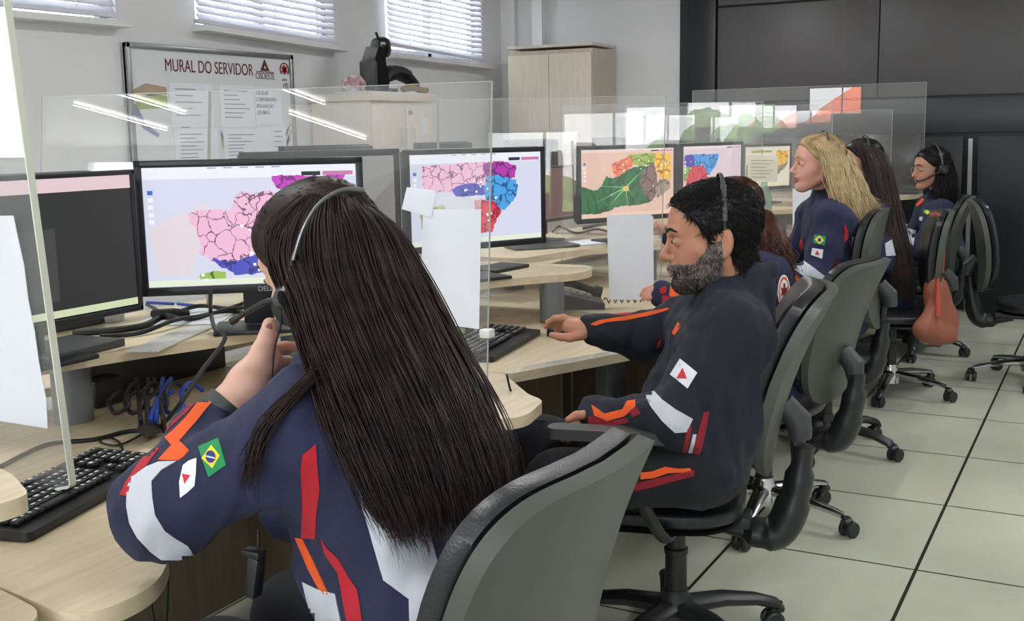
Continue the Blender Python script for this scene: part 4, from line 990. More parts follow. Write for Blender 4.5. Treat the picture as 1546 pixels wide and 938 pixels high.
    MB().tube(spline([(-.10, 0, .36), (bx + .04, 0, .335), (bx - .02, 0, .355), (bx - .055, 0, .46), (bx - .07, 0, .58)], 6), [.03] * 5 + [.05] * 3 + [.058] * 9 + [.048] * 4 + [.034] * 4, 14, flat=.8, up=(1, 0, 0)).build('upright', M['chair_black'], t)
    MB().tube([(bx - .055, 0, .52), (jb.x - .01, 0, jb.z)], .014, 10).build('rod', M['chair_black'], t)
    MB().tube([(jb.x - .03, 0, jb.z - .05), (jb.x - .022, 0, jb.z + .0), (jb.x + .018, 0, jb.z + .045)], [.028, .036, .03], 14).build('joint', M['dark_grey'], t)
    if arm_side:
        for s in arm_side:
            MB().tube(spline([(.0, s * .06, .375), (.0, s * .27, .40), (.05, s * .335, .52), (.10, s * .345, .668)], 6), .018, 10, flat=.7).build('arm_post', M['chair_black'], t)
            MB().prism(rounded([(-.02, -.035), (.275 if rz > 3.2 and arm_side == (1,) else .25, -.03), (.275 if rz > 3.2 and arm_side == (1,) else .25, .03), (-.02, .035)], .03), .668, .695, lambda a, b, c: (a, s * .345 + b, c)).build('armrest', M['dark_grey'], t)
    return t
def back_off(zc, recl): return .0
CH = {}
CH['near'] = chair('grey-backed chair of the near headset woman, its scuffed shell filling the lower foreground', (-.925, 1.28), PI - .04, recl=15, top=.985, base_rot=.3)
CH['man'] = chair('black chair the bearded man sits in, with one armrest', (-1.00, 2.76), PI + .24, recl=18, top=1.005, base_rot=-.12, arm_side=(1,))
CH['curly'] = chair('chair with chrome base and broad grey shell right behind the bearded man', (-1.06, 3.84), PI - .15, chrome=True, recl=17, top=.965, base_rot=.55)
CH['blonde'] = chair('black chair with black five-star base under the blonde woman', (-1.07, 4.85), PI + .12, recl=2, top=1.06, backx=-.20, base_rot=.22)
CH['dark'] = chair('chair with chrome base and the brown bag hanging on it', (-1.0, 6.03), PI + .25, chrome=True, recl=3, top=.975, backx=-.24, base_rot=.1)
CH['far'] = chair('farthest chair in the row, behind the woman with glasses', (-1.08, 7.22), PI + .1, recl=12, top=.98, backx=-.26, base_rot=.4)
CH['right'] = chair('unoccupied dark chair cut by the right edge of the picture', (-.36, 6.62), .15, chrome=True, recl=8, top=1.0, base_rot=PI + .25, arm_side=(1, -1))

# ------------------------------------------------------------------ people
M['skin'] = mat('skin_warm', (206, 152, 130), .5, noise=.08, nscale=30, spec=.35)
M['skin_near'] = mat('skin_pale', (218, 174, 156), .5, noise=.06, nscale=30, spec=.35)
M['skin_man'] = mat('skin_tan', (190, 134, 110), .5, noise=.1, nscale=25, spec=.35)
M['skin_blonde'] = mat('skin_rosy', (214, 160, 146), .5, noise=.06, nscale=30, spec=.35)
for k in ('skin', 'skin_near', 'skin_man', 'skin_blonde'):
    b = M[k].node_tree.nodes['Principled BSDF']; b.inputs['Subsurface Weight'].default_value = .15; b.inputs['Subsurface Radius'].default_value = (.012, .005, .003); b.inputs['Subsurface Scale'].default_value = 1.
def cloth(name, c, c2): return mat(name, c, .85, col2=c2, nscale=7, bump=.25, bscale=500, sheen=.03)
M['navy'] = cloth('navy_twill', (36, 42, 78), (28, 33, 62)); M['navy_dark'] = cloth('dark_navy_twill', (25, 30, 47), (18, 22, 36)); M['trouser'] = cloth('trouser_twill', (20, 22, 34), (14, 16, 26))
M['reflect'] = mat('reflective_tape', (196, 200, 212), .5, noise=.08, nscale=12, bump=.1, bscale=300)
M['red'] = cloth('red_tape', (190, 28, 46), (170, 22, 40)); M['orange'] = cloth('orange_tape', (240, 96, 34), (222, 84, 28)); M['crimson'] = cloth('crimson_tape', (150, 24, 44), (130, 20, 38))
M['flag_green'] = mat('flag_green', (24, 140, 80), .7); M['flag_yellow'] = mat('flag_yellow', (240, 214, 60), .7); M['flag_blue'] = mat('flag_blue', (40, 56, 130), .7); M['patch'] = mat('patch_white', (230, 230, 238), .7); M['patch_red'] = mat('patch_red', (206, 44, 56), .7)
M['nail'] = mat('nail_polish', (140, 62, 78), .2); M['lip'] = mat('lips', (180, 96, 96), .45); M['eye'] = mat('eye_white', (170, 160, 152), .25); M['iris'] = mat('iris', (40, 26, 20), .2)
def hairmat(name, a, b, rough=.38):
    m = mat(name, a, rough, col2=b, nscale=26, spec=.22, detail=2); m.node_tree.nodes['Principled BSDF'].inputs['Anisotropic'].default_value = .5; return m
M['hair_brown'] = hairmat('hair_dark_brown', (56, 38, 38), (26, 19, 21), .45); M['hair_black'] = hairmat('hair_black', (30, 26, 27), (16, 14, 16)); M['hair_blonde'] = hairmat('hair_blonde', (226, 206, 164), (190, 164, 122), .45)
M['hair_root'] = hairmat('hair_blonde_root', (128, 104, 74), (200, 174, 130), .5)
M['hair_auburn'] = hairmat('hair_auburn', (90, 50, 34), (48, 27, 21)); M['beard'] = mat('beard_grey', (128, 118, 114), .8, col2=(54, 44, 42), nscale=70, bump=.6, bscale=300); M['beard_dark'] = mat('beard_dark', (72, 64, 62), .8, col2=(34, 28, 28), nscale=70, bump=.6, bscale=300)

def basis(fwd, pitch=0., roll=0.):
    """head axes from a horizontal facing direction; pitch > 0 looks down, roll > 0 tips to the person's left"""
    f = A(*fwd); f[2] = 0; f /= np.linalg.norm(f); l = np.cross([0, 0, 1], f); u = A(0, 0, 1)
    f2 = f * math.cos(pitch) - u * math.sin(pitch); u2 = u * math.cos(pitch) + f * math.sin(pitch)
    l2 = l * math.cos(roll) - u2 * math.sin(roll); u3 = u2 * math.cos(roll) + l * math.sin(roll)
    return np.stack([f2, l2, u3], 1)
def head_sdf(male=False, ear=True, nend=(-.045, 0, -.14)):
    s = Sdf(.02)
    s.ell((-.012, 0, .048), (.094, .073, .082)); s.ell((.03, 0, .045), (.066, .062, .062), k=.03)
    s.ell((.045, 0, -.02), (.05, .052, .07), k=.03)
    s.cap((.0, .045, -.04), (.062, .018, -.088), .018, .018, k=.03); s.cap((.0, -.045, -.04), (.062, -.018, -.088), .018, .018, k=.03)
    s.ell((.078, 0, -.088), (.02, .022, .018), k=.02); s.cap((.06, .03, -.035), (.04, .045, -.01), .02, .024, k=.02); s.cap((.06, -.03, -.035), (.04, -.045, -.01), .02, .024, k=.02)
    s.cap((.082, .035, .034), (.088, .008, .030), .010, .010 if male else .008, k=.014); s.cap((.082, -.035, .034), (.088, -.008, .030), .010, .010 if male else .008, k=.014)
    s.ell((.094, .030, .012), (.014, .017, .011), k=.012, sub=True); s.ell((.094, -.030, .012), (.014, .017, .011), k=.012, sub=True)
    s.ell((.080, .030, .011), (.014, .015, .012), k=.004); s.ell((.080, -.030, .011), (.014, .015, .012), k=.004)
    s.cap((.088, 0, .022), (.112, 0, -.018), .007, .010, k=.010); s.ell((.112, 0, -.022), (.012, .011, .010), k=.006)
    s.ell((.099, .011, -.026), (.010, .007, .007), k=.006); s.ell((.099, -.011, -.026), (.010, .007, .007), k=.006)
    s.ell((.089, 0, -.044), (.014, .024, .012), k=.010)
    s.ell((.098, 0, -.0485), (.007, .020, .0055), k=.004); s.ell((.096, 0, -.060), (.0075, .017, .006), k=.004); s.ell((.106, 0, -.0545), (.010, .020, .0015), k=.003, sub=True)
    if ear:
        for y in (1, -1):
            R = basis((1, 0, 0), -.2, 0); Q = np.array([[math.cos(.35 * y), -math.sin(.35 * y), 0], [math.sin(.35 * y), math.cos(.35 * y), 0], [0, 0, 1]])
            s.ell((-.012, y * .076, .002), (.021, .0085, .034), R=Q.T @ R, k=.006); s.ell((-.005, y * .084, .004), (.011, .006, .018), R=Q.T @ R, k=.006, sub=True)
            s.ell((-.003, y * .078, -.024), (.009, .007, .011), k=.006)
    s.cap((-.020, 0, -.03), nend, .054 if male else .046, .058 if male else .050, k=.035)
    return s
def transform(v, c, R, s): return (v * s) @ R.T + c
def strands_mesh(name, curves, rad, m, parent=None, sides=3):
    """curves: (n, k, 3); rad: (k,) or (n, k); thin tapering locks in one hair mesh"""
    n, k, _ = curves.shape; T = np.gradient(curves, axis=1); T /= np.linalg.norm(T, axis=2, keepdims=True) + 1e-9
    ref = np.cross(T, A(.3, .2, .93)); ref /= np.linalg.norm(ref, axis=2, keepdims=True) + 1e-9; bi = np.cross(T, ref)
    r = np.broadcast_to(rad, (n, k))[..., None]; V = []
    for j in range(sides):
        a = 2 * PI * j / sides; V.append(curves + r * (math.cos(a) * ref + math.sin(a) * bi))
    V = np.stack(V, 2).reshape(-1, 3); base = (np.arange(n)[:, None] * k + np.arange(k - 1)[None]) * sides; F = []
    for j in range(sides):
        j2 = (j + 1) % sides; F.append(np.stack([base + j, base + j2, base + sides + j2, base + sides + j], -1).reshape(-1, 4))
    return np_mesh(name, V, np.concatenate(F), m, parent)
def resample(pts, k):
    P = np.array(spline(pts, 8)); d = np.r_[0, np.cumsum(np.linalg.norm(np.diff(P, axis=0), axis=1))]; t = np.linspace(0, d[-1], k)
    return np.stack([np.interp(t, d, P[:, i]) for i in range(3)], 1)
def long_hair(guides, r_prof, n, k, thick, parent, m, cap=None, wave=0., wfreq=3., spread=1., h=.008, base_shrink=.86, kk=.035, clumps=True, seed=3, strays=.0, toplift=.0):
    """hair mass + combed locks following 3-D guide curves from the parting to the tips"""
    r = np.random.default_rng(seed)
    G = np.array([resample([W(*p) for p in g], k) for g in guides]); rp = np.interp(np.linspace(0, 1, k), np.linspace(0, 1, len(r_prof)), r_prof)
    s = Sdf(kk)
    for g in G:
        q = list(range(0, int(k * .93), 2)); s.chain([g[i] for i in q], [max(.006, rp[i] * base_shrink) for i in q])
    if cap is not None: cap(s)
    v, f = s.mesh(h); v = relax(v, f, 2)
    u = r.uniform(0, len(G) - 1, n)
    if clumps: c = r.uniform(0, len(G) - 1, max(8, n // 28)); u = np.where(r.uniform(size=n) < .8, c[r.integers(0, len(c), n)] + r.normal(0, .035, n), u); u = np.clip(u, 0, len(G) - 1.001)
    i0 = np.floor(u).astype(int); i0 = np.minimum(i0, len(G) - 2); fr = (u - i0)[:, None, None]; C = G[i0] * (1 - fr) + G[i0 + 1] * fr
    th = r.uniform(0, 2 * PI, n); toward = np.where(r.uniform(size=n) < .62, PI + r.normal(0, .9, n), th)      # more locks on the camera-side surface of the mass
    tt = np.linspace(0, 1, k); e1 = CF; e2 = CR * .8 + CU * .6
    rad = rp[None] * (r.uniform(.82, 1.06, n)[:, None]) * spread + toplift * np.clip(1 - tt * 1.7, 0, 1)[None]
    ph = r.uniform(0, 6.28, n)[:, None]; wv = wave * np.sin(tt[None] * wfreq * 6.28 + ph + u[:, None] * 2) * np.clip(tt[None] * 3, 0, 1)
    C = C + (np.cos(toward)[:, None] * rad)[..., None] * e1 + (np.sin(toward)[:, None] * rad)[..., None] * CR + wv[..., None] * CR + (wave * .6 * np.cos(tt[None] * wfreq * 5.1 + ph))[..., None] * CU
    C += (r.normal(0, 1, (n, 1, 3)) * (.0025 + strays * tt[None, :, None] ** 2))
    L = r.uniform(.86, 1.0, n); idx = (tt[None] * L[:, None]) * (k - 1); a0 = np.minimum(np.floor(idx).astype(int), k - 2); w = (idx - a0)[..., None]; ar = np.arange(n)[:, None]
    C = C[ar, a0] * (1 - w) + C[ar, a0 + 1] * w
    taper = np.interp(tt, [0, .1, .7, 1], [.7, 1, 1, .15])
    o = strands_mesh('hair', C, thick * taper, m, None)
    me = o.data; nv = len(me.vertices); 
    V = np.empty(nv * 3, np.float32); me.vertices.foreach_get('co', V); Fq = np.empty(len(me.polygons) * 4, np.int32); me.loops.foreach_get('vertex_index', Fq)
    bpy.data.objects.remove(o)
    return np_mesh('hair', np.concatenate([v, V.reshape(-1, 3)]), np.concatenate([f, Fq.reshape(-1, 4) + len(v)]), m, parent)
def short_hair(name, region, base, off, ln, n, thick, m, parent, c, R, s, flow, seed=1, h=.004, jitter=.35, lift=.25, baseoff=.5, nobase=False):
    """cap of short hair: a thin layer over the skull plus many small combed strands"""
    r = np.random.default_rng(seed)
    ev = lambda P: np.maximum(base.ev(P) - off * baseoff, region(P))
    v, f = base.mesh(h, lo=(-.13, -.11, -.13), hi=(.14, .11, .16), ev=ev); v = relax(v, f, 2)
    q = r.integers(0, len(v), n); p = v[q]; e = 1e-3; g = np.stack([base.ev(p + d) - base.ev(p - d) for d in np.eye(3) * e], -1); g /= np.linalg.norm(g, axis=1, keepdims=True) + 1e-9
    keep = np.abs(base.ev(p) - off * baseoff) < .006; p, g = p[keep], g[keep]; fl = flow(p) + r.normal(0, jitter, p.shape); fl -= (fl * g).sum(1, keepdims=True) * g; fl /= np.linalg.norm(fl, axis=1, keepdims=True) + 1e-9
    k = 5; t = np.linspace(0, 1, k)[None, :, None]; L = (ln * r.uniform(.6, 1.2, len(p)))[:, None, None]
    C = p[:, None] - g[:, None] * .002 + fl[:, None] * L * t + g[:, None] * (lift * L * (t - t * t * .8))
    Cw = transform(C.reshape(-1, 3), c, R, s).reshape(C.shape); o = strands_mesh(name, Cw, thick * np.array([1, 1, .9, .6, .2]), m, None)
    me = o.data; V = np.empty(len(me.vertices) * 3, np.float32); me.vertices.foreach_get('co', V); Fq = np.empty(len(me.polygons) * 4, np.int32); me.loops.foreach_get('vertex_index', Fq); bpy.data.objects.remove(o)
    if nobase: return np_mesh(name, V.reshape(-1, 3), Fq.reshape(-1, 4), m, parent)
    return np_mesh(name, np.concatenate([transform(v, c, R, s), V.reshape(-1, 3)]), np.concatenate([f, Fq.reshape(-1, 4) + len(v)]), m, parent)

PEOPLE = {}
def person(key, label, hd, joints, skin, jm, headres=.0035, male=False, jres=.008, hands=(), seed=0, wr=.0035, group=None, radii=None, face=True, necklen=.11, collar=True, extra=None):
    """hd = (centre, axes, scale); joints in world points; clothes grown over the same skeleton"""
    J = {k: A(*v) for k, v in joints.items()}; rr = dict(sh=.082, el=.062, wr=.045, chest=.125, belly=.125, hip=.125, neck=.06, cuff=.042); rr.update(radii or {})
    c, R, s = hd; t = thing('person', label, 'person', (J['pelvis'][0], J['pelvis'][1], 0)); inv = Matrix.Translation(-Vector((J['pelvis'][0], J['pelvis'][1], 0)))
    def put(o, par=None): o.matrix_parent_inverse = inv if (par or t) is t else Matrix.Identity(4); return o
    hs = head_sdf(male, nend=((J['neck'] - c) @ R) / s); v, f = hs.mesh(headres); v = relax(v, f, 1, .4); V = [transform(v, c, R, s)]; Fs = [f]; nv = len(v)
    for h in hands:
        hsd = Sdf(.008)
        for pts, rs, kk in h: hsd.chain(pts, rs, kk)
        v, f = hsd.mesh(.003 if headres < .005 else .006); v = relax(v, f, 1, .4); V.append(v); Fs.append(f + nv); nv += len(v)
    lat = J['shL'] - J['shR']; lat /= np.linalg.norm(lat); up = J['neck'] - J['pelvis']; up /= np.linalg.norm(up)
    def torso(S, g):
        S.cap(J['shL'] - lat * .01, J['shR'] + lat * .01, rr['sh'] * g * .95, rr['sh'] * g * .95)
        for sg in (1, -1):
            S.chain([J['chest'] + lat * .07 * sg, J['belly'] + lat * .06 * sg, J['pelvis'] + lat * .07 * sg], [rr['chest'] * g, rr['belly'] * g, rr['hip'] * g], .05)
        for sd, sg in (('L', 1), ('R', -1)): S.cap(J['neck'] - up * .015, J['sh' + sd] - lat * .03 * sg, rr['neck'] * g * .95, rr['sh'] * g * .8, .06)
        S.cap(J['neck'], J['chest'], rr['neck'] * g * 1.15, rr['chest'] * g * .9, .06)
    B = Sdf(.04); torso(B, .72)
    for sd in 'LR':
        B.chain([J['sh' + sd], J['el' + sd], J['wr' + sd]], [.05, .036, .026]); 
        if 'kn' + sd in J: B.chain([J['hip' + sd], J['kn' + sd], J['an' + sd]], [.07, .05, .035])
    v, f = B.mesh(.016); V.append(v); Fs.append(f + nv)
    body = put(np_mesh('body', np.concatenate(V), np.concatenate(Fs), skin, t))
    # jacket
    S = Sdf(.035); torso(S, 1.0)
    for sd in 'LR':
        wv = J['wr' + sd]; ev_ = J['el' + sd]; S.chain([J['sh' + sd], J['el' + sd]], [rr['sh'] * .95, rr['el']], .05); S.cap(ev_, wv, rr['el'], rr['cuff'], .03)
        d = (wv - ev_) / np.linalg.norm(wv - ev_); S.cap(wv - d * .03, wv - d * .004, rr['cuff'] * 1.0, rr['cuff'] * .92, .012)
    if collar:
        nb = J['neck'] + up * .02; fx = np.cross(lat, up); cr = .062 if male else .056
        ring = [nb + lat * math.cos(a) * cr + fx * math.sin(a) * cr * 1.1 + up * (.035 - .03 * math.sin(a)) for a in np.linspace(-PI * 1.35, PI * .35, 14)]
        S.chain(ring, [.014] * 14, .02)
    if extra: extra(S, J)
    w1, w2 = wrinkle(wr * 2.2, 42, seed, (1, 1, .7)), wrinkle(wr * .9, 105, seed + 1, (1, 1, .6)); S.warp = lambda P: w1(P) + w2(P)
    v, f = S.mesh(jres); v = relax(v, f, 1, .5); jk = put(np_mesh('jacket', v, f, jm, t))
    if 'knL' in J:
        S2 = Sdf(.04); S2.cap(J['pelvis'] + lat * .06, J['pelvis'] - lat * .06, .112, .112)
        for sd in 'LR': S2.chain([J['hip' + sd], J['kn' + sd], J['an' + sd]], [.092, .075, .055])
        S2.warp = wrinkle(wr, 20, seed + 5); v2, f2 = S2.mesh(jres * 1.25); put(np_mesh('trousers', relax(v2, f2, 1), f2, M['trouser'], t))
        for sd in 'LR':
            a = J['an' + sd]; fw = J['kn' + sd] - J['hip' + sd]; fw[2] = 0; fw /= np.linalg.norm(fw); S3 = Sdf(.02); z = .04
            S3.cap((a[0] - fw[0] * .02, a[1] - fw[1] * .02, z + .01), (a[0] + fw[0] * .15, a[1] + fw[1] * .15, z - .002), .042, .034); S3.cap((a[0], a[1], .05), (a[0], a[1], .12), .045, .05)
            v3, f3 = S3.mesh(.009); v3[:, 2] = np.maximum(v3[:, 2], .003); put(np_mesh('shoe', v3, f3, M['black_plastic'], t))
    if face:
        for y in (.030, -.030):
            e = MB().lathe([(.001, -.0115), (.006, -.0095), (.0115, 0), (.006, .0095), (.001, .0115)], n=16, R=Matrix.Rotation(PI / 2, 3, 'Y')); o = e.build('eye', M['eye'], t)
            ir = MB().lathe([(.0066, .0086), (.0062, .0112), (.002, .0124)], n=14, R=Matrix.Rotation(PI / 2, 3, 'Y')).build('iris', M['iris'], o)
            p = transform(A(.0862, y, .0115)[None], c, R, s)[0]; mm = Matrix([[R[i][0] * s * .96, R[i][1] * s, R[i][2] * s * .62, p[i]] for i in range(3)] + [[0, 0, 0, 1]]); o.matrix_world = mm; o.matrix_basis = inv @ mm
        for y in (1, -1):
            q = [transform(A(x, y * yy, z)[None], c, R, s)[0] for x, yy, z in ((.1005, .008, .033), (.0985, .026, .041), (.084, .047, .034))]
            put(MB().tube(spline(q, 5), [.0035 * s] * 10 + [.0015], 6).build('eyebrow', M['hair_black'] if male or key != 'blonde' else M['hair_root'], t))
        q = Sdf(.003); q.ell((.0985, 0, -.0485), (.0078, .021, .0058)); q.ell((.0965, 0, -.060), (.0083, .018, .0065)); q.ell((.107, 0, -.0545), (.010, .021, .0018), k=.002, sub=True)
        v, f = q.mesh(.0018); put(np_mesh('lips', transform(v, c, R, s), f, M['lip'], t))
    P = dict(root=t, body=body, jacket=jk, inv=inv, hd=hd, J=J, hs=hs, put=put); me = jk.data
    P['bvh'] = BVHTree.FromPolygons([vv.co.copy() for vv in me.vertices], [tuple(p.vertices) for p in me.polygons]); PEOPLE[key] = P
    return P
def decal(P, name, poly, m, off=.0016, step=6, bvh=None, maxjump=.06, label=None, par=None):
    """a flat patch or tape sewn onto the cloth: the outline is laid over the jacket's surface and given a little thickness"""
    bm = bmesh.new(); vs = [bm.verts.new((x, y, 0)) for x, y in poly]; bm.faces.new(vs)
    xs = [p[0] for p in poly]; ys = [p[1] for p in poly]
    for ax, lo, hi in ((0, min(xs), max(xs)), (1, min(ys), max(ys))):
        n = max(1, int((hi - lo) / step)); 
        for i in range(1, n + 1):
            co = [0, 0, 0]; co[ax] = lo + (hi - lo) * i / (n + 1); no = [0, 0, 0]; no[ax] = 1
            bmesh.ops.bisect_plane(bm, geom=bm.verts[:] + bm.edges[:] + bm.faces[:], plane_co=co, plane_no=no)
    bm.verts.index_update(); hit = {}; bv = bvh or P['bvh']
    for v in bm.verts:
        d = Vector(Rdir(v.co.x, v.co.y)).normalized(); loc, nor, _, dist = bv.ray_cast(Vector(CO), d)
        if loc is not None:
            if nor.dot(d) > 0: nor = -nor
            hit[v.index] = (loc, nor, dist)
    if not hit: bm.free(); return None
    vv, ff, mp = [], [], {}
    for f in bm.faces:
        ids = [v.index for v in f.verts]
        if any(i not in hit for i in ids): continue
        ds = [hit[i][2] for i in ids]
        if max(ds) - min(ds) > maxjump: continue
        for i in ids:
            if i not in mp: mp[i] = len(vv); vv.append(hit[i][0] + hit[i][1] * off)
        ff.append(tuple(mp[i] for i in ids))
    own = list(range(len(vv)))                                  # keep the one connected piece
    def root_of(i):
        while own[i] != i: i = own[i]
        return i
    for f in ff:
        for i in f[1:]: own[root_of(i)] = root_of(f[0])
    cnt = {}
    for f in ff: cnt[root_of(f[0])] = cnt.get(root_of(f[0]), 0) + 1
    if not cnt: bm.free(); return None
    best = max(cnt, key=cnt.get); ff = [f for f in ff if root_of(f[0]) == best]; used = sorted({i for f in ff for i in f}); rem = {i: k for k, i in enumerate(used)}
    vv = [vv[i] for i in used]; ff = [tuple(rem[i] for i in f) for f in ff]; mp = {i: rem[k] for i, k in mp.items() if k in rem}
    base = len(vv); inner = [None] * base
    for i, k in mp.items(): inner[k] = hit[i][0] - hit[i][1] * .002
    edges = {}
    for f in ff:
        for i in range(len(f)): a, b = f[i], f[(i + 1) % len(f)]; edges[(a, b)] = 1
    rim = [(a, b, b + base, a + base) for a, b in edges if (b, a) not in edges]
    bm.free(); o = MB().add(vv + inner, ff + rim).build(name, m, None, smooth=True, angle=80); o.parent = par or P['root']
    if (par or P['root']) is P['root']: o.matrix_parent_inverse = P['inv']
    if label: o['label'] = label
    return o
def headset(key, label, cup=True, boom=True, col='black_plastic', side=1, off=.0, tilt=0., boomlen=1., rx=.082, top=.142, band=.0065, cuplow=.0):
    P = PEOPLE[key]; c, R, s = P['hd']; t = thing('headset', label, 'headset', tuple(c)); T = lambda p: transform(A(*p)[None], c, R, s)[0] - c
    ct, st = math.cos(tilt), math.sin(tilt)
    def L(a, r1, r2, zz=.0): x, y, z = -.01, r1 * math.cos(a), r2 * math.sin(a) + zz; return T((x * ct + z * st * -1, y, z * ct))
    pts = [L(a, rx, top, .0) for a in np.linspace(.12 - cuplow, PI - .12, 26)]
    MB().tube(pts, [band * 1.1] * 7 + [band * .75] * 13 + [band * 1.1] * 6, 8, flat=.42, up=tuple(T((0, 1, 0)))).build('headband', M['dark_grey'], t)
    e = pts[0]; fw = R[:, 0]; lt = R[:, 1]; Q = Matrix([[*v] for v in np.stack([R[:, 2], fw, lt], 1)])
    if cup:
        MB().lathe([(.012, .018), (.026, .016), (.030, .008), (.030, -.004), (.024, -.014), (.01, -.016)], tuple(e - R[:, 2] * .012 * s + lt * .004), 24, Q).build('ear_cup', M['black_plastic'], t)
        MB().lathe([(.013, .017), (.015, .020), (.004, .022)], tuple(e - R[:, 2] * .012 * s + lt * .004), 18, Q).build('cup_cap', M['dark_grey'], t)
    else:
        MB().tube([e, e - R[:, 2] * .018], [.006, .009], 10, flat=.6).build('temple_pad', M['black_plastic'], t)
    if boom:
        q = [e - R[:, 2] * .012 * s + lt * .018, e + R[:, 0] * .035 * s - R[:, 2] * .025 * s + lt * .016, T((.085 * boomlen, .058, -.050)), T((.112 * boomlen, .035, -.055))]
        MB().tube(spline(q, 6), [.0042] * 13 + [.0042] * 3 + [.0065] * 3, 8).build('microphone_boom', M['black_plastic'], t)
    return t

# ---- the near woman: back to us, elbow on the desk, hand at her chin
fw = A(-1., .03, 0)
Rn = basis(fw, .30, .14)
cn = W(492, 404, 1.84)
hand = [([W(318, 640, 1.76), W(345, 610, 1.765), W(375, 578, 1.775), W(400, 545, 1.80)], [.027, .027, .031, .028], .014),
        ([W(376, 582, 1.79), W(410, 553, 1.83)], [.030, .024], .012),
        ([W(378, 575, 1.775), W(396, 532, 1.780), W(404, 510, 1.785), W(407, 490, 1.79)], [.024, .018, .0145, .0115], .006),
        ([W(404, 530, 1.815), W(430, 524, 1.85), W(456, 524, 1.87)], [.011, .0095, .008], .004),
        ([W(406, 545, 1.83), W(434, 546, 1.865), W(458, 552, 1.87)], [.011, .0095, .0075], .004),
        ([W(404, 556, 1.85), W(432, 560, 1.89), W(452, 566, 1.90)], [.0105, .009, .0075], .004),
        ([W(396, 566, 1.86), W(420, 574, 1.90), W(438, 580, 1.915)], [.0095, .008, .007], .004)]
Jn = dict(neck=W(512, 580, 1.80), shL=W(462, 655, 1.66), elL=W(240, 770, 1.68), wrL=W(318, 640, 1.755), shR=W(610, 610, 2.02), elR=W(560, 800, 2.10), wrR=W(430, 780, 2.12),
          chest=W(560, 720, 1.82), belly=W(610, 860, 1.78), pelvis=W(650, 1045, 1.74), hipL=W(600, 1060, 1.66), knL=W(330, 1010, 1.80), anL=A(-1.33, 1.30, .12), hipR=W(660, 1020, 1.86), knR=W(450, 930, 2.02), anR=A(-1.32, 1.62, .12))
def n_extra(S, J):
    S.cap(W(530, 640, 1.70), W(600, 900, 1.62), .08, .09, .06)
near = person('near', 'woman in navy uniform with long dark hair, seen from behind, chin on her hand', (cn, Rn, 1.07), Jn, M['skin_near'], M['navy'], .0035, hands=[hand], jres=.0075, seed=4, wr=.0032, radii=dict(sh=.086, el=.068, cuff=.042, chest=.12, belly=.115, hip=.12), extra=n_extra, necklen=.12)
nail = MB().lathe([(.0005, .0025), (.0055, .0015), (.0065, 0), (.005, -.001)], n=14, R=Matrix([[*v] for v in np.stack([CR * .8, CU * 1.25, -CF], 1)])); nail.v = [tuple(A(*p) + W(406, 496, 1.7775)) for p in nail.v]
near['put'](nail.build('thumbnail', M['nail'], near['root']))
for nm, poly, m in (('white_stripe', [(496, 645), (522, 606), (560, 640), (600, 700), (640, 780), (660, 850), (649, 912), (638, 945), (618, 945), (617, 905), (579, 877), (558, 804), (529, 710)], 'reflect'),
                    ('red_stripe', [(457, 687), (477, 671), (479, 700), (483, 741), (478, 780), (477, 814), (456, 813), (457, 760), (454, 710)], 'red'),
                    ('orange_stripe', [(446, 812), (457, 814), (474, 848), (497, 898), (486, 897), (466, 860)], 'orange'),
                    ('red_stripe', [(485, 814), (493, 827), (512, 845), (526, 870), (540, 892), (548, 945), (525, 945), (511, 866), (492, 838)], 'red'),
                    ('white_hem', [(457, 879), (480, 890), (506, 897), (516, 945), (474, 945)], 'reflect'),
                    ('reflective_band', [(222, 705), (240, 698), (266, 697), (244, 710), (229, 727), (230, 750), (234, 778), (249, 802), (266, 814), (283, 824), (295, 842), (270, 845), (244, 845), (226, 832), (208, 812), (196, 790), (191, 765), (192, 738), (198, 722)], 'reflect'),
                    ('red_stripe', [(181, 748), (193, 749), (200, 722), (222, 703), (236, 684), (249, 668), (239, 664), (222, 684), (204, 708), (190, 729)], 'red'),
                    ('orange_stripe', [(239, 695), (269, 696), (278, 690), (286, 680), (271, 666), (293, 641), (308, 622), (322, 606), (303, 602), (281, 631), (262, 650), (249, 661), (259, 673)], 'orange'),
                    ('crimson_stripe', [(233, 661), (239, 651), (256, 640), (273, 627), (286, 612), (300, 604), (284, 622), (264, 640), (249, 655), (240, 664)], 'crimson')):
    decal(near, nm, poly, M[m], step=7)
fl = decal(near, 'flag_patch', [(300, 675), (330, 662), (336, 682), (342, 702), (315, 721), (307, 698)], M['flag_green'], step=7)
decal(near, 'flag_lozenge', [(320, 673), (333, 688), (321, 707), (305, 692)], M['flag_yellow'], .0024, 5)
decal(near, 'flag_disc', [(319 + 7.5 * math.cos(a), 690 + 9 * math.sin(a)) for a in np.linspace(0, 2 * PI, 16)[:-1]], M['flag_blue'], .0031, 4)
decal(near, 'flag_motto', [(312, 688), (326, 691), (326, 693), (312, 690)], M['patch'], .0037, 4)
decal(near, 'state_flag_patch', [(277, 703), (286, 696), (297, 692), (296, 715), (294, 734), (283, 744), (272, 752), (271, 728)], M['patch'], step=6)
decal(near, 'state_flag_triangle', [(276, 716), (288, 718), (279, 731)], M['patch_red'], .0024, 5)
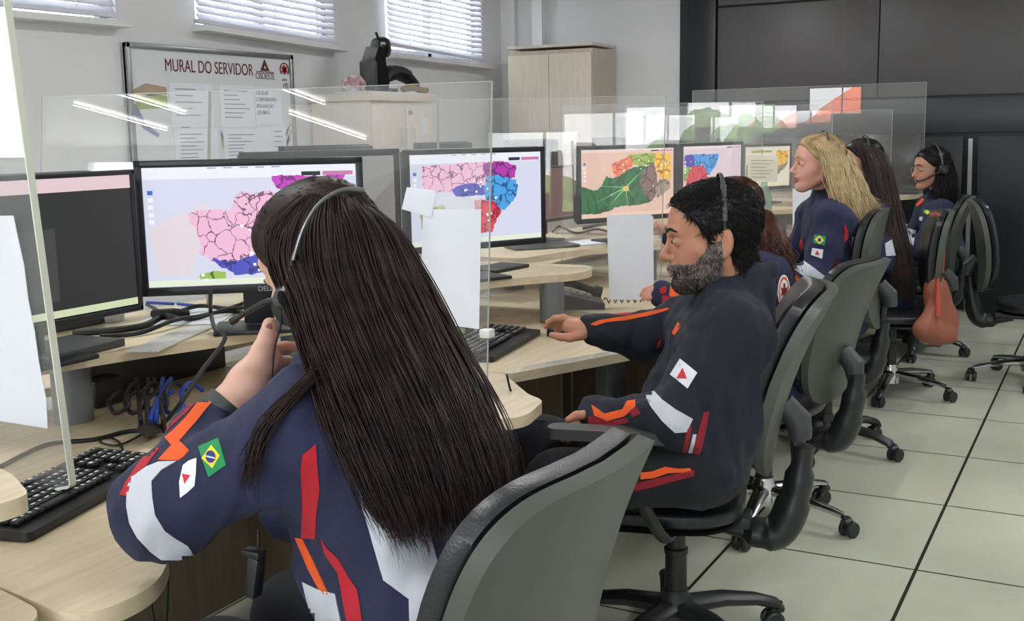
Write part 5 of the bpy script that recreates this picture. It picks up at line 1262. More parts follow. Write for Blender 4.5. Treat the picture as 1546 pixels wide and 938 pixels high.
def letters(P, body, px, py, size, ang, m, name, off=.0018, sx=.8):
    """raised lettering laid on the cloth"""
    cu = bpy.data.curves.new('t', 'FONT'); cu.body = body; cu.size = 1; tmp = bpy.data.objects.new('t', cu); COL.objects.link(tmp); bpy.context.view_layer.update()
    me = bpy.data.meshes.new_from_object(tmp.evaluated_get(bpy.context.evaluated_depsgraph_get())); bpy.data.objects.remove(tmp)
    ca, sa = math.cos(ang), math.sin(ang); vs, ok = [], []
    for v in me.vertices:
        x, y = v.co.x * size * sx, -v.co.y * size; X, Y = px + x * ca - y * sa, py + x * sa + y * ca; d = Vector(Rdir(X, Y)).normalized(); loc, nor, _, _ = P['bvh'].ray_cast(Vector(CO), d)
        ok.append(loc is not None); vs.append(loc + (nor if nor.dot(d) < 0 else -nor) * off if loc is not None else Vector())
    fs = [tuple(p.vertices) for p in me.polygons if all(ok[i] for i in p.vertices)]
    if fs: P['put'](MB().add(vs, fs).build(name, m, P['root'], smooth=False))
letters(near, 'SAMU', 692, 812, 24, -.12, M['patch'], 'back_lettering'); letters(near, '192', 699, 836, 18, -.12, M['patch'], 'back_lettering')
# smart watch on her wrist
wt = thing('smart_watch', 'dark smart watch on the near woman\'s wrist', 'watch', tuple(W(338, 615, 1.765)))
ax = W(372, 582, 1.775) - W(338, 622, 1.762); ax /= np.linalg.norm(ax); u1 = np.cross(ax, CF); u1 /= np.linalg.norm(u1); u2 = np.cross(ax, u1); Qw = Matrix([[*v] for v in np.stack([u1, u2, ax], 1)])
MB().lathe([(.031, -.012), (.034, -.011), (.034, .011), (.031, .012), (.029, 0)], (0, 0, 0), 28, Qw).build('strap', M['dark_grey'], wt)
MB().box(tuple(-u1 * .036 * 1), (.012, .036, .040), Qw, bev=.004).build('watch_case', M['black_gloss'], wt)
for o in wt.children: pass
# her hair
GN = [[(478, 300, 1.76), (452, 322, 1.775), (434, 355, 1.785), (440, 400, 1.765), (462, 448, 1.73), (484, 505, 1.68), (506, 572, 1.62), (532, 650, 1.59), (572, 742, 1.57), (606, 815, 1.56)],
      [(490, 300, 1.755), (474, 340, 1.735), (466, 395, 1.71), (486, 450, 1.67), (510, 520, 1.62), (538, 590, 1.59), (568, 660, 1.57), (602, 745, 1.56), (628, 822, 1.55)],
      [(500, 300, 1.76), (500, 350, 1.71), (512, 425, 1.67), (542, 500, 1.63), (576, 575, 1.60), (606, 650, 1.575), (634, 730, 1.56), (656, 812, 1.55)],
      [(510, 300, 1.78), (532, 345, 1.72), (552, 415, 1.68), (582, 500, 1.63), (616, 580, 1.60), (648, 650, 1.575), (676, 735, 1.56), (694, 802, 1.56)],
      [(518, 302, 1.81), (556, 345, 1.76), (588, 412, 1.71), (624, 495, 1.66), (662, 580, 1.62), (688, 655, 1.59), (714, 725, 1.57), (722, 788, 1.57)],
      [(526, 306, 1.85), (574, 350, 1.83), (612, 420, 1.77), (654, 500, 1.70), (698, 585, 1.65), (730, 650, 1.61), (750, 708, 1.59), (750, 762, 1.59)]]
def ncap(S):
    S.ell(transform(A(-.014, 0, .050)[None], cn, Rn, 1.07)[0], A(.103, .082, .090) * 1.10, R=Rn, k=.03)
hr = long_hair(GN, [.012, .026, .030, .032, .034, .036, .034, .026, .010], 5200, 34, .00125, None, M['hair_brown'], h=.0075, wave=.003, wfreq=1.6, strays=.012, seed=5, base_shrink=.62, spread=1.0, kk=.022, toplift=.012)
hz0 = lambda P: np.interp(P[..., 0], [-.11, -.05, -.03, .0, .03, .055, .08, .1], [-.06, -.06, -.03, .0, .012, .04, .078, .1]) - P[..., 2]
skull0 = Sdf(.02); skull0.ell((-.012, 0, .048), (.096, .075, .084)); skull0.ell((.03, 0, .045), (.068, .064, .064), k=.03)
h_ = short_hair('hair_roots', hz0, skull0, .014, .026, 2600, .0011, M['hair_brown'], None, cn, Rn, 1.07, lambda p: np.tile(A(-1, 0, -.35), (len(p), 1)), seed=7, h=.005, lift=.0, jitter=.06); h_.parent = near['root']; h_.matrix_parent_inverse = near['inv']
hr.parent = near['root']; hr.matrix_parent_inverse = near['inv']
lock = [[(478, 560, 1.60), (440, 600, 1.57), (400, 645, 1.565), (376, 700, 1.57), (372, 742, 1.58)], [(486, 556, 1.60), (446, 594, 1.565), (404, 640, 1.56), (380, 700, 1.565), (382, 752, 1.575)]]
lk = long_hair(lock, [.012, .008, .006, .004, .002], 90, 22, .0009, None, M['hair_brown'], h=.004, base_shrink=.25, kk=.004, wave=.002, strays=.008, seed=8); lk.name = 'hair_lock'; lk.parent = near['root']; lk.matrix_parent_inverse = near['inv']
lock = [[(556, 650, 1.565), (548, 700, 1.56), (556, 760, 1.56), (590, 800, 1.56)], [(560, 650, 1.56), (552, 700, 1.555), (566, 765, 1.555), (612, 812, 1.555)]]
lk = long_hair(lock, [.008, .006, .004, .002], 40, 20, .0008, None, M['hair_brown'], h=.004, base_shrink=.25, kk=.004, wave=.002, strays=.006, seed=9); lk.name = 'hair_lock'; lk.parent = near['root']; lk.matrix_parent_inverse = near['inv']
# headset of the near woman, lying over the hair
t = thing('headset', 'black headset with a long microphone boom on the near woman', 'headset', tuple(W(430, 455, 1.70)))
o0 = np.array(t.location); q = lambda *p: W(*p) - o0
MB().tube(spline([q(430, 452, 1.70), q(436, 420, 1.69), q(446, 380, 1.67)], 6), [.0085] * 13, 10, flat=.5, up=tuple(CR)).build('slider', M['dark_grey'], t)
MB().tube(spline([q(443, 392, 1.66), q(458, 345, 1.655), q(482, 308, 1.675), q(515, 288, 1.72), q(548, 288, 1.78)], 8), .0055, 10, flat=.5, up=tuple(CR)).build('headband', M['alu'], t)
Rc = basis(fw, .3, .16); Q = Matrix([[*v] for v in np.stack([Rc[:, 2], Rc[:, 0], Rc[:, 1]], 1)])
MB().lathe([(.010, .016), (.028, .014), (.034, .004), (.034, -.010), (.026, -.022), (.01, -.024)], tuple(q(440, 462, 1.70)), 28, Q).build('ear_cup', M['black_plastic'], t)
MB().tube([q(419, 456, 1.685), q(428, 452, 1.68)], [.012, .014], 14).build('hinge', M['dark_grey'], t)
MB().tube(spline([q(424, 452, 1.68), q(402, 456, 1.69), q(375, 470, 1.72), q(350, 486, 1.74)], 6), [.0045] * 16 + [.0065] * 3, 10).build('microphone_boom', M['black_plastic'], t)
MB().tube(spline([q(424, 462, 1.69), q(424, 490, 1.70), q(414, 530, 1.72), q(410, 580, 1.73)], 6), .0017, 6).build('cord', M['rubber'], t)

# ---- the bearded man, working the mouse
fwm = -CR * 1.0 + CF * .02; Rm = basis(fwm, .10, 0.); cm = W(1077, 364, 2.83)
mh = [([W(900, 500, 3.06), W(878, 498, 3.07), W(862, 494, 3.08)], [.024, .026, .024], .012), ([W(880, 494, 3.12), W(862, 490, 3.13)], [.024, .022], .012),
      ([W(866, 486, 3.10), W(850, 480, 3.11), W(838, 481, 3.12), W(827, 487, 3.13)], [.0115, .0105, .0095, .008], .005), ([W(864, 488, 3.13), W(847, 483, 3.15), W(834, 486, 3.16), W(824, 493, 3.17)], [.0115, .0105, .0095, .008], .005),
      ([W(864, 490, 3.15), W(848, 488, 3.17), W(835, 493, 3.18)], [.0105, .0095, .008], .005), ([W(864, 494, 3.16), W(850, 494, 3.18), W(840, 499, 3.19)], [.0095, .0085, .0075], .005),
      ([W(878, 506, 3.05), W(860, 510, 3.05), W(846, 509, 3.06), W(833, 506, 3.07)], [.015, .012, .0105, .0085], .006)]
mh2 = [([W(905, 629, 2.800), W(886, 631, 2.810), W(868, 638, 2.820)], [.026, .026, .022], .012), ([W(874, 634, 2.840), W(856, 644, 2.850), W(842, 652, 2.860)], [.012, .010, .0085], .005), ([W(872, 638, 2.820), W(856, 648, 2.830), W(846, 658, 2.840)], [.012, .010, .0085], .005),
       ([W(870, 642, 2.800), W(858, 654, 2.810), W(850, 664, 2.820)], [.011, .009, .008], .005), ([W(874, 646, 2.790), W(864, 658, 2.800), W(858, 666, 2.810)], [.010, .008, .007], .005), ([W(886, 626, 2.780), W(870, 628, 2.770), W(858, 634, 2.770)], [.013, .011, .009], .006)]
Jm = dict(neck=W(1118, 440, 2.86), shL=W(1108, 506, 2.72), elL=W(1016, 640, 2.67), wrL=W(905, 624, 2.80), shR=W(1060, 490, 3.04), elR=W(978, 506, 3.10), wrR=W(900, 500, 3.07),
          chest=W(1085, 540, 2.86), belly=W(1058, 625, 2.84), pelvis=W(1052, 692, 2.82), hipL=W(1035, 706, 2.72), knL=W(842, 730, 2.76), anL=A(-1.50, 2.45, .12), hipR=W(1030, 700, 2.92), knR=W(815, 672, 3.02), anR=A(-1.72, 2.85, .12))
man = person('man', 'bearded man in dark navy uniform and headset using a mouse', (cm, Rm, 1.13), Jm, M['skin_man'], M['navy_dark'], .0032, male=True, hands=[mh, mh2], jres=.0095, seed=11, wr=.004, radii=dict(sh=.088, el=.066, cuff=.046, chest=.125, belly=.13, hip=.108, neck=.068))
hz = lambda P: np.interp(P[..., 0], [-.11, -.05, -.028, -.01, .012, .018, .045, .07, .10], [-.075, -.07, -.05, .022, .028, .0, .05, .078, .10]) - P[..., 2]
skull = Sdf(.02); skull.ell((-.012, 0, .048), (.096, .075, .084)); skull.ell((.03, 0, .045), (.068, .064, .064), k=.03); skull.cap((-.03, 0, -.02), (-.045, 0, -.08), .055, .05, .03)
fm = lambda p: np.stack([-.2 - p[:, 0] * 6, p[:, 1] * 4, -.5 - (p[:, 2] < .06) * .8], 1)
h_ = short_hair('hair', hz, skull, .012, .020, 6500, .0011, M['hair_black'], None, cm, Rm, 1.13, lambda p: np.where(p[:, 2:] > .075, A(-1, 0, .1), A(-.6, 0, -1.)), seed=2, lift=.8, jitter=.6); h_.parent = man['root']; h_.matrix_parent_inverse = man['inv']
hb = man['hs']
zb = lambda P: np.maximum.reduce([P[..., 2] - np.interp(P[..., 0], [-.01, .02, .055, .085, .1, .12], [.012, .0, -.040, -.038, -.041, -.045]), -.008 - P[..., 0] + 0 * P[..., 2], -.115 - P[..., 2], .0 * P[..., 0] - 1, -(np.abs(P[..., 2] + .054) - .0) * 0 - 1])
mouthcut = lambda P: np.maximum(zb(P), .009 - np.sqrt(((P - A(.104, 0, -.0545)) * A(1, .45, 1.1)) [..., 0] ** 2 + ((P - A(.104, 0, -.0545)) * A(1, .45, 1.1))[..., 1] ** 2 + ((P - A(.104, 0, -.0545)) * A(1, .45, 1.1))[..., 2] ** 2))
bd = short_hair('beard', mouthcut, hb, .005, .009, 7000, .0007, M['beard'], None, cm, Rm, 1.13, lambda p: np.tile(A(.15, 0, -1.), (len(p), 1)), seed=3, h=.0032, lift=.35, baseoff=.3); bd.parent = man['root']; bd.matrix_parent_inverse = man['inv']
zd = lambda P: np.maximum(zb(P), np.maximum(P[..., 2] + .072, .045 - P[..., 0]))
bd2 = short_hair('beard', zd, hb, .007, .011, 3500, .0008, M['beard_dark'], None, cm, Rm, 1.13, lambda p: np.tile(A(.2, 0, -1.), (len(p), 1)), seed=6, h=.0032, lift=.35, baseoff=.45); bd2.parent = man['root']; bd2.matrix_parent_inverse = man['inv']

for sd_, m_, n_ in ((15, mat('beard_silver', (150, 140, 135), .8), 2400), (16, mat('beard_charcoal', (58, 50, 48), .8), 2000)):  # silver and dark strands, the beard's own mixed colour
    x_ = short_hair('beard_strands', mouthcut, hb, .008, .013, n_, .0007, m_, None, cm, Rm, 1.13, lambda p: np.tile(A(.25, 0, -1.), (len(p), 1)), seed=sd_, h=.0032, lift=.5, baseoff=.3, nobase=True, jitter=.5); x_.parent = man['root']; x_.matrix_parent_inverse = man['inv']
zs = lambda P: zb(P - A(.004, 0, .010)); st_ = short_hair('stubble', zs, hb, .003, .006, 2600, .0006, M['beard_dark'], None, cm, Rm, 1.13, lambda p: np.tile(A(.15, 0, -1.), (len(p), 1)), seed=9, h=.0032, lift=.2, baseoff=.3, nobase=True); st_.parent = man['root']; st_.matrix_parent_inverse = man['inv']
for nm, poly, m in (('reflective_band', [(974, 585), (984, 580), (987, 590), (1000, 604), (1022, 620), (1046, 633), (1036, 653), (1019, 654), (1000, 636), (984, 616), (976, 602)], 'reflect'),
                    ('orange_stripe', [(893, 611), (913, 625), (940, 618), (947, 606), (959, 604), (960, 614), (943, 629), (917, 636), (898, 628)], 'orange'),
                    ('crimson_stripe', [(889, 628), (898, 630), (918, 637), (945, 631), (950, 638), (910, 647), (889, 640)], 'crimson'), ('crimson_stripe', [(951, 620), (962, 616), (968, 625), (955, 631)], 'crimson'),
                    ('reflective_trim', [(951, 569), (957, 578), (962, 591), (953, 594), (946, 598), (946, 580)], 'reflect'),
                    ('orange_stripe', [(891, 490), (904, 484), (929, 480), (945, 478), (981, 471), (1009, 465), (1010, 468), (985, 476), (945, 484), (915, 487), (900, 492)], 'orange'),
                    ('name_tape', [(1024, 486), (1028, 493), (1019, 507), (1015, 503)], 'orange'), ('red_mark', [(993, 517), (1000, 511), (997, 521), (992, 526)], 'red'),
                    ('crimson_stripe', [(1062, 623), (1071, 622), (1064, 655), (1057, 687), (1044, 687), (1053, 655)], 'crimson'), ('orange_stripe', [(1038, 644), (1044, 643), (1038, 683), (1030, 683), (1034, 662)], 'crimson'),
                    ('reflective_trim', [(1046, 656), (1051, 656), (1045, 684), (1039, 684)], 'reflect')):
    decal(man, nm, poly, M[m], step=6, maxjump=.12)
decal(man, 'state_flag_patch', [(1027, 542), (1053, 563), (1038, 587), (1012, 566)], M['patch'], step=6); decal(man, 'state_flag_triangle', [(1031, 556), (1037, 572), (1022, 572)], M['patch_red'], .0026, 4)
tr_ = [o for o in man['root'].children if o.name.startswith('trousers')][0]; bt = BVHTree.FromPolygons([v.co.copy() for v in tr_.data.vertices], [tuple(p.vertices) for p in tr_.data.polygons])
decal(man, 'trouser_stripe', [(967, 714), (985, 712), (1004, 705), (1024, 708), (1043, 707), (1043, 714), (1020, 714), (1008, 715), (988, 722), (967, 724)], M['orange'], step=6, bvh=bt); decal(man, 'trouser_stripe', [(958, 731), (985, 724), (1020, 716), (1048, 710), (1048, 719), (1014, 728), (985, 736), (958, 742)], M['crimson'], step=6, bvh=bt)
headset('man', 'thin headset band over the bearded man\'s dark hair', cup=False, boom=False, rx=.090, top=.150, tilt=.12, cuplow=-.22)

# ---- curly haired worker, almost hidden behind the man
Rk = basis(-CR, .1, 0); ck = W(1106, 326, 3.92)
kh = [([W(1016, 356, 4.02), W(1002, 346, 4.03)], [.024, .024], .012), ([W(1004, 350, 4.0), W(994, 340, 4.0), W(988, 346, 4.0)], [.011, .010, .008], .005), ([W(1002, 343, 4.04), W(992, 337, 4.05), W(985, 342, 4.05)], [.011, .009, .008], .005), ([W(1002, 352, 4.03), W(990, 352, 4.04)], [.011, .008], .005)]
kh2 = [([W(994, 442, 3.86), W(984, 440, 3.87)], [.024, .022], .012), ([W(986, 436, 3.87), W(974, 438, 3.88), W(968, 446, 3.88)], [.011, .009, .008], .005), ([W(986, 442, 3.86), W(974, 446, 3.86), W(970, 452, 3.86)], [.011, .009, .008], .005), ([W(988, 446, 3.85), W(978, 452, 3.85)], [.011, .008], .005)]
Jk = dict(neck=W(1140, 385, 3.92), shL=W(1160, 420, 3.78), elL=W(1080, 470, 3.78), wrL=W(1000, 444, 3.86), shR=W(1110, 405, 4.08), elR=W(1068, 430, 4.1), wrR=W(1018, 358, 4.02), chest=W(1152, 455, 3.90), belly=W(1158, 505, 3.90), pelvis=W(1160, 560, 3.90),
          hipL=W(1150, 565, 3.82), knL=W(1030, 560, 3.9), anL=A(-1.58, 3.65, .12), hipR=W(1150, 560, 4.0), knR=W(1030, 545, 4.1), anR=A(-1.6, 3.95, .12))
curly = person('curly', 'worker with a curly auburn ponytail, mostly hidden behind the bearded man', (ck, Rk, 1.02), Jk, M['skin'], M['navy'], .006, hands=[kh, kh2], jres=.010, seed=21, wr=.004, radii=dict(sh=.08, chest=.115, belly=.11, hip=.12))
hz2 = lambda P: np.interp(P[..., 0], [-.11, -.05, -.02, .02, .05, .08, .1], [-.06, -.05, .02, .03, .06, .082, .1]) - P[..., 2]
back = lambda p: np.tile(A(-1, 0, -.3), (len(p), 1))
h_ = short_hair('hair', hz2, skull, .012, .03, 2200, .0013, M['hair_auburn'], None, ck, Rk, 1.0, back, seed=12, h=.006, lift=.05, jitter=.15); h_.parent = curly['root']; h_.matrix_parent_inverse = curly['inv']
cg = [[(1150, 322, 3.86), (1158, 345, 3.82), (1163, 372, 3.80), (1168, 402, 3.78), (1176, 432, 3.76)], [(1154, 322, 3.86), (1168, 345, 3.82), (1178, 372, 3.80), (1184, 398, 3.78), (1190, 424, 3.76)]]
h_ = long_hair(cg, [.008, .020, .026, .024, .012], 420, 40, .0016, None, M['hair_auburn'], h=.009, wave=.010, wfreq=5, seed=14, strays=.02, clumps=False, base_shrink=.6); h_.name = 'ponytail'; h_.parent = curly['root']; h_.matrix_parent_inverse = curly['inv']
for nm, poly, m in (('orange_stripe', [(1012, 432), (1024, 428), (1030, 440), (1020, 452), (1010, 446)], 'orange'), ('red_stripe', [(1000, 446), (1012, 448), (1024, 454), (1030, 464), (1008, 464), (1000, 458)], 'red'), ('red_stripe', [(996, 436), (1006, 432), (1006, 442), (998, 444)], 'red'),
                    ('reflective_band', [(1148, 398), (1154, 396), (1168, 424), (1176, 446), (1170, 446), (1156, 424)], 'reflect')):
    decal(curly, nm, poly, M[m], step=5, maxjump=.2)
ring = lambda cx, cy, a, b, n=20: [(cx + a * math.cos(t), cy + b * math.sin(t)) for t in np.linspace(0, 2 * PI, n + 1)[:-1]]
decal(curly, 'round_emblem', ring(1183, 440, 9, 25), M['patch'], .003, 5, maxjump=.3); decal(curly, 'emblem_ring', ring(1183, 440, 7.6, 22), M['orange'], .0038, 5, maxjump=.3); decal(curly, 'emblem_field', ring(1183, 440, 6, 18), M['patch'], .0045, 5, maxjump=.3)
decal(curly, 'emblem_star', [(1182, 428), (1184, 428), (1184.5, 436), (1188, 432), (1187, 440), (1188, 447), (1184.5, 444), (1184, 453), (1182, 453), (1181.5, 444), (1178, 448), (1179.5, 440), (1178, 433), (1181.5, 436)], M['crimson'], .0052, 4, maxjump=.3)

# ---- the blonde woman
Rb = basis(-CR * 1. + CF * -.06, -.02, 0); cb = W(1236, 251, 4.72)
Jb = dict(neck=W(1252, 300, 4.78), shL=W(1258, 336, 4.60), elL=W(1228, 415, 4.56), wrL=W(1180, 412, 4.78), shR=W(1238, 322, 4.94), elR=W(1195, 385, 5.0), wrR=W(1150, 380, 5.05), chest=W(1258, 355, 4.78), belly=W(1262, 415, 4.78), pelvis=W(1266, 470, 4.78),
          hipL=W(1258, 476, 4.70), knL=W(1170, 470, 4.74), anL=A(-1.52, 4.55, .12), hipR=W(1258, 470, 4.88), knR=W(1165, 462, 4.95), anR=A(-1.6, 4.85, .12))
hb1 = [([W(1182, 412, 4.78), W(1168, 410, 4.79)], [.023, .022], .01), ([W(1170, 408, 4.8), W(1158, 412, 4.82)], [.011, .008], .005), ([W(1170, 413, 4.78), W(1160, 418, 4.8)], [.011, .008], .005), ([W(1172, 406, 4.8), W(1160, 406, 4.8)], [.01, .008], .005)]
blonde = person('blonde', 'blonde woman with long wavy hair in navy uniform, in profile', (cb, Rb, 1.0), Jb, M['skin_blonde'], M['navy'], .004, hands=[hb1], jres=.010, seed=31, wr=.004, radii=dict(sh=.080, el=.058, chest=.112, belly=.108, hip=.12, cuff=.042))
hz3 = lambda P: np.interp(P[..., 0], [-.11, -.05, -.03, .0, .03, .055, .08, .1], [-.06, -.06, -.03, .03, .028, .05, .085, .1]) - P[..., 2]
h_ = short_hair('hair', hz3, skull, .014, .03, 3000, .0012, M['hair_root'], None, cb, Rb, 1.0, back, seed=22, h=.005, lift=.03, jitter=.1); h_.parent = blonde['root']; h_.matrix_parent_inverse = blonde['inv']; h_.name = 'hair_roots'
GB = [[(1230, 211, 4.68), (1240, 228, 4.64), (1252, 254, 4.62), (1262, 285, 4.61), (1272, 320, 4.61), (1282, 352, 4.62), (1288, 384, 4.64)],
      [(1236, 210, 4.70), (1254, 226, 4.66), (1265, 256, 4.64), (1273, 292, 4.63), (1284, 326, 4.63), (1292, 352, 4.65), (1290, 384, 4.66)],
      [(1242, 210, 4.74), (1266, 228, 4.73), (1279, 258, 4.71), (1289, 290, 4.69), (1294, 318, 4.69), (1296, 340, 4.69), (1294, 362, 4.70)],
      [(1246, 211, 4.80), (1272, 232, 4.80), (1286, 262, 4.78), (1298, 288, 4.76), (1310, 302, 4.75), (1322, 308, 4.74), (1334, 310, 4.74)]]
h_ = long_hair(GB, [.010, .020, .026, .030, .030, .024, .010], 1700, 40, .0017, None, M['hair_blonde'], h=.009, wave=.007, wfreq=2.4, strays=.010, seed=23, base_shrink=.62, kk=.02, toplift=.007); h_.parent = blonde['root']; h_.matrix_parent_inverse = blonde['inv']
for nm, poly, m in (('reflective_band', [(1211, 392), (1229, 405), (1247, 419), (1237, 431), (1215, 418), (1195, 403)], 'reflect'), ('orange_stripe', [(1203, 416), (1211, 423), (1197, 439), (1190, 431)], 'orange'), ('crimson_stripe', [(1213, 424), (1220, 428), (1206, 441), (1198, 440)], 'crimson'),
                    ('crimson_stripe', [(1261, 397), (1268, 397), (1263, 412), (1257, 422), (1250, 422)], 'crimson'), ('red_stripe', [(1274, 338), (1280, 348), (1280, 362), (1274, 366)], 'red'), ('red_stripe', [(1209, 360), (1214, 368), (1211, 378), (1206, 372)], 'red'),
                    ('reflective_trim', [(1286, 358), (1293, 358), (1292, 386), (1287, 380)], 'reflect'), ('flag_patch', [(1230, 355), (1247, 357.5), (1245, 371), (1229, 367)], 'flag_green'), ('state_flag_patch', [(1227, 374.5), (1243, 377), (1241, 391), (1225, 385)], 'patch')):
    decal(blonde, nm, poly, M[m], .0025, step=5, maxjump=.2)
decal(blonde, 'flag_lozenge', [(1238, 357), (1244, 363.5), (1237, 369), (1231, 362)], M['flag_yellow'], .004, 4); decal(blonde, 'flag_disc', ring(1237.5, 363, 2.6, 2.8, 10), M['flag_blue'], .0052, 3); decal(blonde, 'state_flag_triangle', [(1234, 378), (1237.5, 385.5), (1230.5, 384)], M['patch_red'], .004, 4)
pe = transform(A(-.003, .088, -.036)[None], cb, Rb, 1.0)[0]; e = MB().lathe([(.001, -.007), (.005, -.005), (.007, 0), (.005, .005), (.001, .007)], tuple(pe), 14); blonde['put'](e.build('earring', M['white_plastic'], blonde['root']))
headset('blonde', 'thin black headset band over the blonde hair', cup=False, boom=False, rx=.086, top=.150, tilt=.05, cuplow=-.1, band=.005)

# ---- the long dark-haired woman
Rd = basis(-CR, .05, 0); cd = W(1302, 248, 5.95)
Jd = dict(neck=W(1314, 292, 6.0), shL=W(1325, 322, 5.84), elL=W(1338, 395, 5.76), wrL=W(1298, 405, 5.9), shR=W(1300, 312, 6.18), elR=W(1265, 365, 6.2), wrR=W(1230, 370, 6.25), chest=W(1325, 345, 6.0), belly=W(1335, 390, 6.0), pelvis=W(1342, 440, 6.0),
          hipL=W(1338, 445, 5.9), knL=W(1270, 442, 5.95), anL=A(-1.52, 5.85, .12), hipR=W(1335, 440, 6.1), knR=W(1268, 435, 6.15), anR=A(-1.55, 6.1, .12))
hd1 = [([W(1300, 405, 5.9), W(1289, 404, 5.91)], [.023, .022], .01), ([W(1290, 402, 5.92), W(1280, 405, 5.94)], [.011, .008], .005), ([W(1290, 406, 5.9), W(1282, 410, 5.92)], [.011, .008], .005)]
dark = person('dark', 'woman whose very long dark hair hangs over her chair, behind the blonde woman', (cd, Rd, 1.0), Jd, M['skin'], M['navy'], .006, hands=[hd1], jres=.012, seed=41, wr=.004, radii=dict(sh=.078, chest=.11, belly=.105, hip=.12))
h_ = short_hair('hair_roots', hz3, skull, .014, .03, 1600, .0015, M['hair_black'], None, cd, Rd, 1.0, back, seed=42, h=.006, lift=.03, jitter=.1); h_.parent = dark['root']; h_.matrix_parent_inverse = dark['inv']
GD = [[(1292, 214, 5.9), (1308, 232, 5.86), (1318, 262, 5.84), (1326, 300, 5.82), (1336, 345, 5.80), (1350, 390, 5.76), (1358, 425, 5.74), (1362, 452, 5.74)],
      [(1298, 213, 5.92), (1322, 232, 5.88), (1334, 262, 5.86), (1342, 300, 5.84), (1352, 345, 5.80), (1360, 390, 5.77), (1366, 425, 5.75), (1368, 455, 5.75)]]
h_ = long_hair(GD, [.015, .036, .044, .05, .05, .05, .04, .02], 900, 36, .0022, None, mat('hair_very_dark_brown', (66, 46, 44), .4, col2=(34, 26, 28), nscale=26), h=.011, wave=.004, wfreq=2, strays=.012, seed=43, base_shrink=.7, kk=.022, toplift=.008); h_.parent = dark['root']; h_.matrix_parent_inverse = dark['inv']
decal(dark, 'reflective_trim', [(1336, 368), (1346, 362), (1352, 386), (1338, 387)], M['reflect'], .003, step=4, maxjump=.3)
headset('dark', 'grey headset band on the long dark-haired woman', cup=False, boom=False, rx=.090, top=.153, tilt=.05, cuplow=-.1)

# ---- the far woman with glasses
Rf = basis(-CR * 1. - CF * .12, .06, 0); cf = W(1407, 257, 6.98)
Jf = dict(neck=W(1420, 298, 7.04), shL=W(1418, 322, 6.88), elL=W(1392, 378, 6.82), wrL=W(1366, 362, 6.95), shR=W(1402, 314, 7.22), elR=W(1372, 362, 7.25), wrR=W(1345, 368, 7.3), chest=W(1420, 345, 7.04), belly=W(1424, 385, 7.04), pelvis=W(1428, 425, 7.04),
          hipL=W(1422, 430, 6.96), knL=W(1362, 428, 7.0), anL=A(-1.6, 7.1, .12), hipR=W(1422, 425, 7.14), knR=W(1362, 420, 7.2), anR=A(-1.62, 7.35, .12))
hf1 = [([W(1368, 362, 6.95), W(1358, 361, 6.96)], [.023, .022], .01), ([W(1359, 359, 6.97), W(1350, 361, 6.99)], [.011, .008], .005), ([W(1359, 363, 6.95), W(1352, 366, 6.97)], [.011, .008], .005)]
far = person('far', 'dark-haired woman with glasses and a headset microphone at the far end of the row', (cf, Rf, 1.06), Jf, M['skin'], M['navy'], .0045, hands=[hf1], jres=.012, seed=51, wr=.004, radii=dict(sh=.078, chest=.11, belly=.105, hip=.12))
h_ = short_hair('hair_roots', hz3, skull, .014, .03, 2000, .0016, M['hair_black'], None, cf, Rf, 1.06, lambda p: np.tile(A(-.8, 0, -.6), (len(p), 1)), seed=52, h=.006, lift=.03, jitter=.1); h_.parent = far['root']; h_.matrix_parent_inverse = far['inv']
GF = [[(1408, 222, 6.94), (1416, 238, 6.92), (1420, 262, 6.91), (1418, 285, 6.90), (1414, 308, 6.88)], [(1410, 221, 6.95), (1424, 238, 6.93), (1427, 262, 6.92), (1428, 288, 6.91), (1432, 314, 6.90)], [(1412, 221, 6.98), (1428, 240, 6.96), (1434, 265, 6.95), (1438, 290, 6.94), (1440, 310, 6.94)]]
h_ = long_hair(GF, [.014, .030, .036, .038, .018], 700, 30, .0022, None, M['hair_black'], h=.011, wave=.004, wfreq=2, strays=.012, seed=53, base_shrink=.68, kk=.022, toplift=.004); h_.parent = far['root']; h_.matrix_parent_inverse = far['inv']
for nm, poly, m in (('orange_trim', [(1382, 310), (1393, 299), (1396, 302), (1386, 312)], 'orange'), ('flag_patch', [(1395, 315.5), (1407, 319), (1405, 326), (1394, 322)], 'flag_green'), ('state_flag_patch', [(1389, 327), (1394, 328), (1392, 334), (1388, 332)], 'patch'), ('reflective_band', [(1367, 344), (1383, 348), (1379, 371), (1369, 362)], 'reflect')):
    decal(far, nm, poly, M[m], .003, step=4, maxjump=.3)
decal(far, 'flag_lozenge', [(1401, 317.5), (1404.5, 321.5), (1400, 324.5), (1396.5, 320)], M['flag_yellow'], .0045, 3)
t = thing('glasses', 'thin-framed glasses on the far woman', 'glasses', tuple(cf)); T = lambda *p: transform(A(*p)[None], cf, Rf, 1.06)[0] - cf
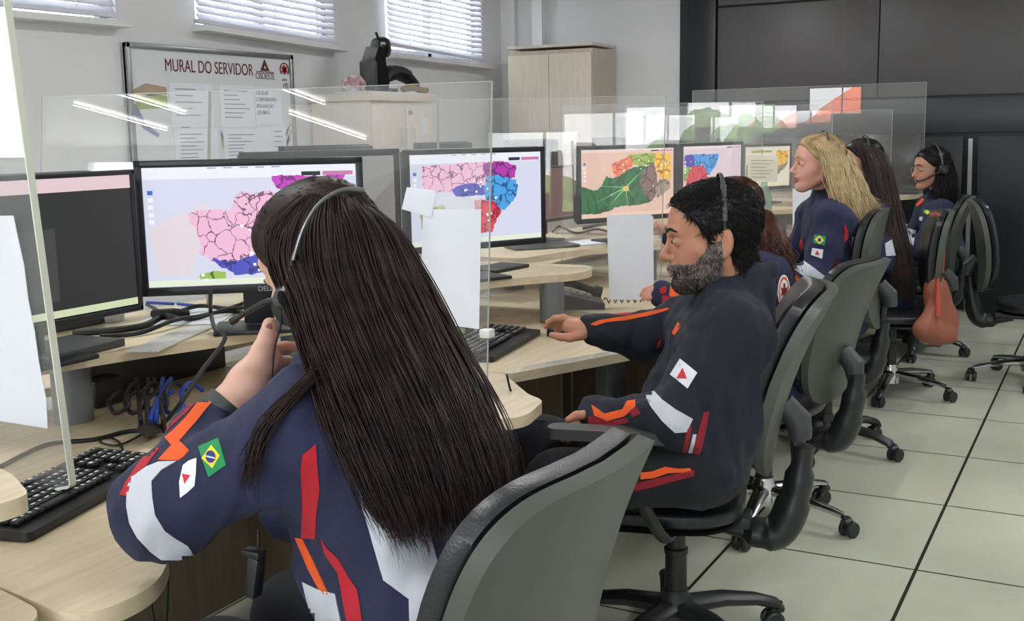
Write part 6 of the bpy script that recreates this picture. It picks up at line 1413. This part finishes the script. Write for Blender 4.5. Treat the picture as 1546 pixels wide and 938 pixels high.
for y in (1, -1): MB().tube([T(.104, y * .032 + .020 * math.cos(a), .008 + .016 * math.sin(a)) for a in np.linspace(0, 2 * PI, 18)], .0014, 6, cap=False).build('rim', M['silver'], t); MB().tube([T(.104, y * .052, .012), T(.05, y * .074, .012), T(0, y * .08, .010)], .0014, 6).build('temple', M['silver'], t)
MB().tube([T(.106, .012, .01), T(.109, 0, .013), T(.106, -.012, .01)], .0014, 6).build('bridge', M['silver'], t)
headset('far', 'black headset with ear cup and microphone on the far woman with glasses', cup=True, boom=True, rx=.112, top=.156, tilt=.0)

# brown bag hanging from the long dark-haired woman's chair
M['tan'] = mat('tan_leather', (150, 86, 66), .6, noise=.15, nscale=10)
t = thing('shoulder_bag', 'rust brown shoulder bag hanging from a chair by its long strap', 'bag', tuple(W(1412, 470, 5.630)))
o0 = np.array(t.location)
S = Sdf(.06); S.warp = wrinkle(.004, 20, 77)
S.chain([W(1412, 405, 5.610) - o0, W(1412, 440, 5.620) - o0, W(1413, 480, 5.630) - o0], [.026, .045, .055]); S.chain([W(1424, 430, 5.660) - o0, W(1430, 480, 5.680) - o0, W(1430, 505, 5.680) - o0], [.02, .045, .05]); S.chain([W(1405, 470, 5.560) - o0, W(1392, 498, 5.520) - o0, W(1412, 508, 5.600) - o0], [.03, .03, .045])
S.cap(W(1398, 500, 5.55) - o0, W(1432, 508, 5.62) - o0, .035, .035); v, f = S.mesh(.008); np_mesh('bag_body', relax(v, f, 1), f, M['tan'], t)
MB().tube(spline([W(1405, 326, 5.600) - o0, W(1414, 324, 5.580) - o0, W(1421, 335, 5.570) - o0, W(1423, 375, 5.560) - o0, W(1422, 420, 5.580) - o0], 7), .012, 8, flat=.3, up=tuple(CF)).build('strap', M['tan'], t)
MB().box(tuple(W(1422, 415, 5.570) - o0), (.03, .02, .015), bev=.003).build('buckle', M['black_plastic'], t)
MB().tube([W(1416, 420, 5.550) - o0, W(1416, 445, 5.540) - o0, W(1416, 478, 5.535) - o0], [.006, .014, .016], 10).build('tassel', mat('tassel_leather', (178, 76, 50), .6), t)
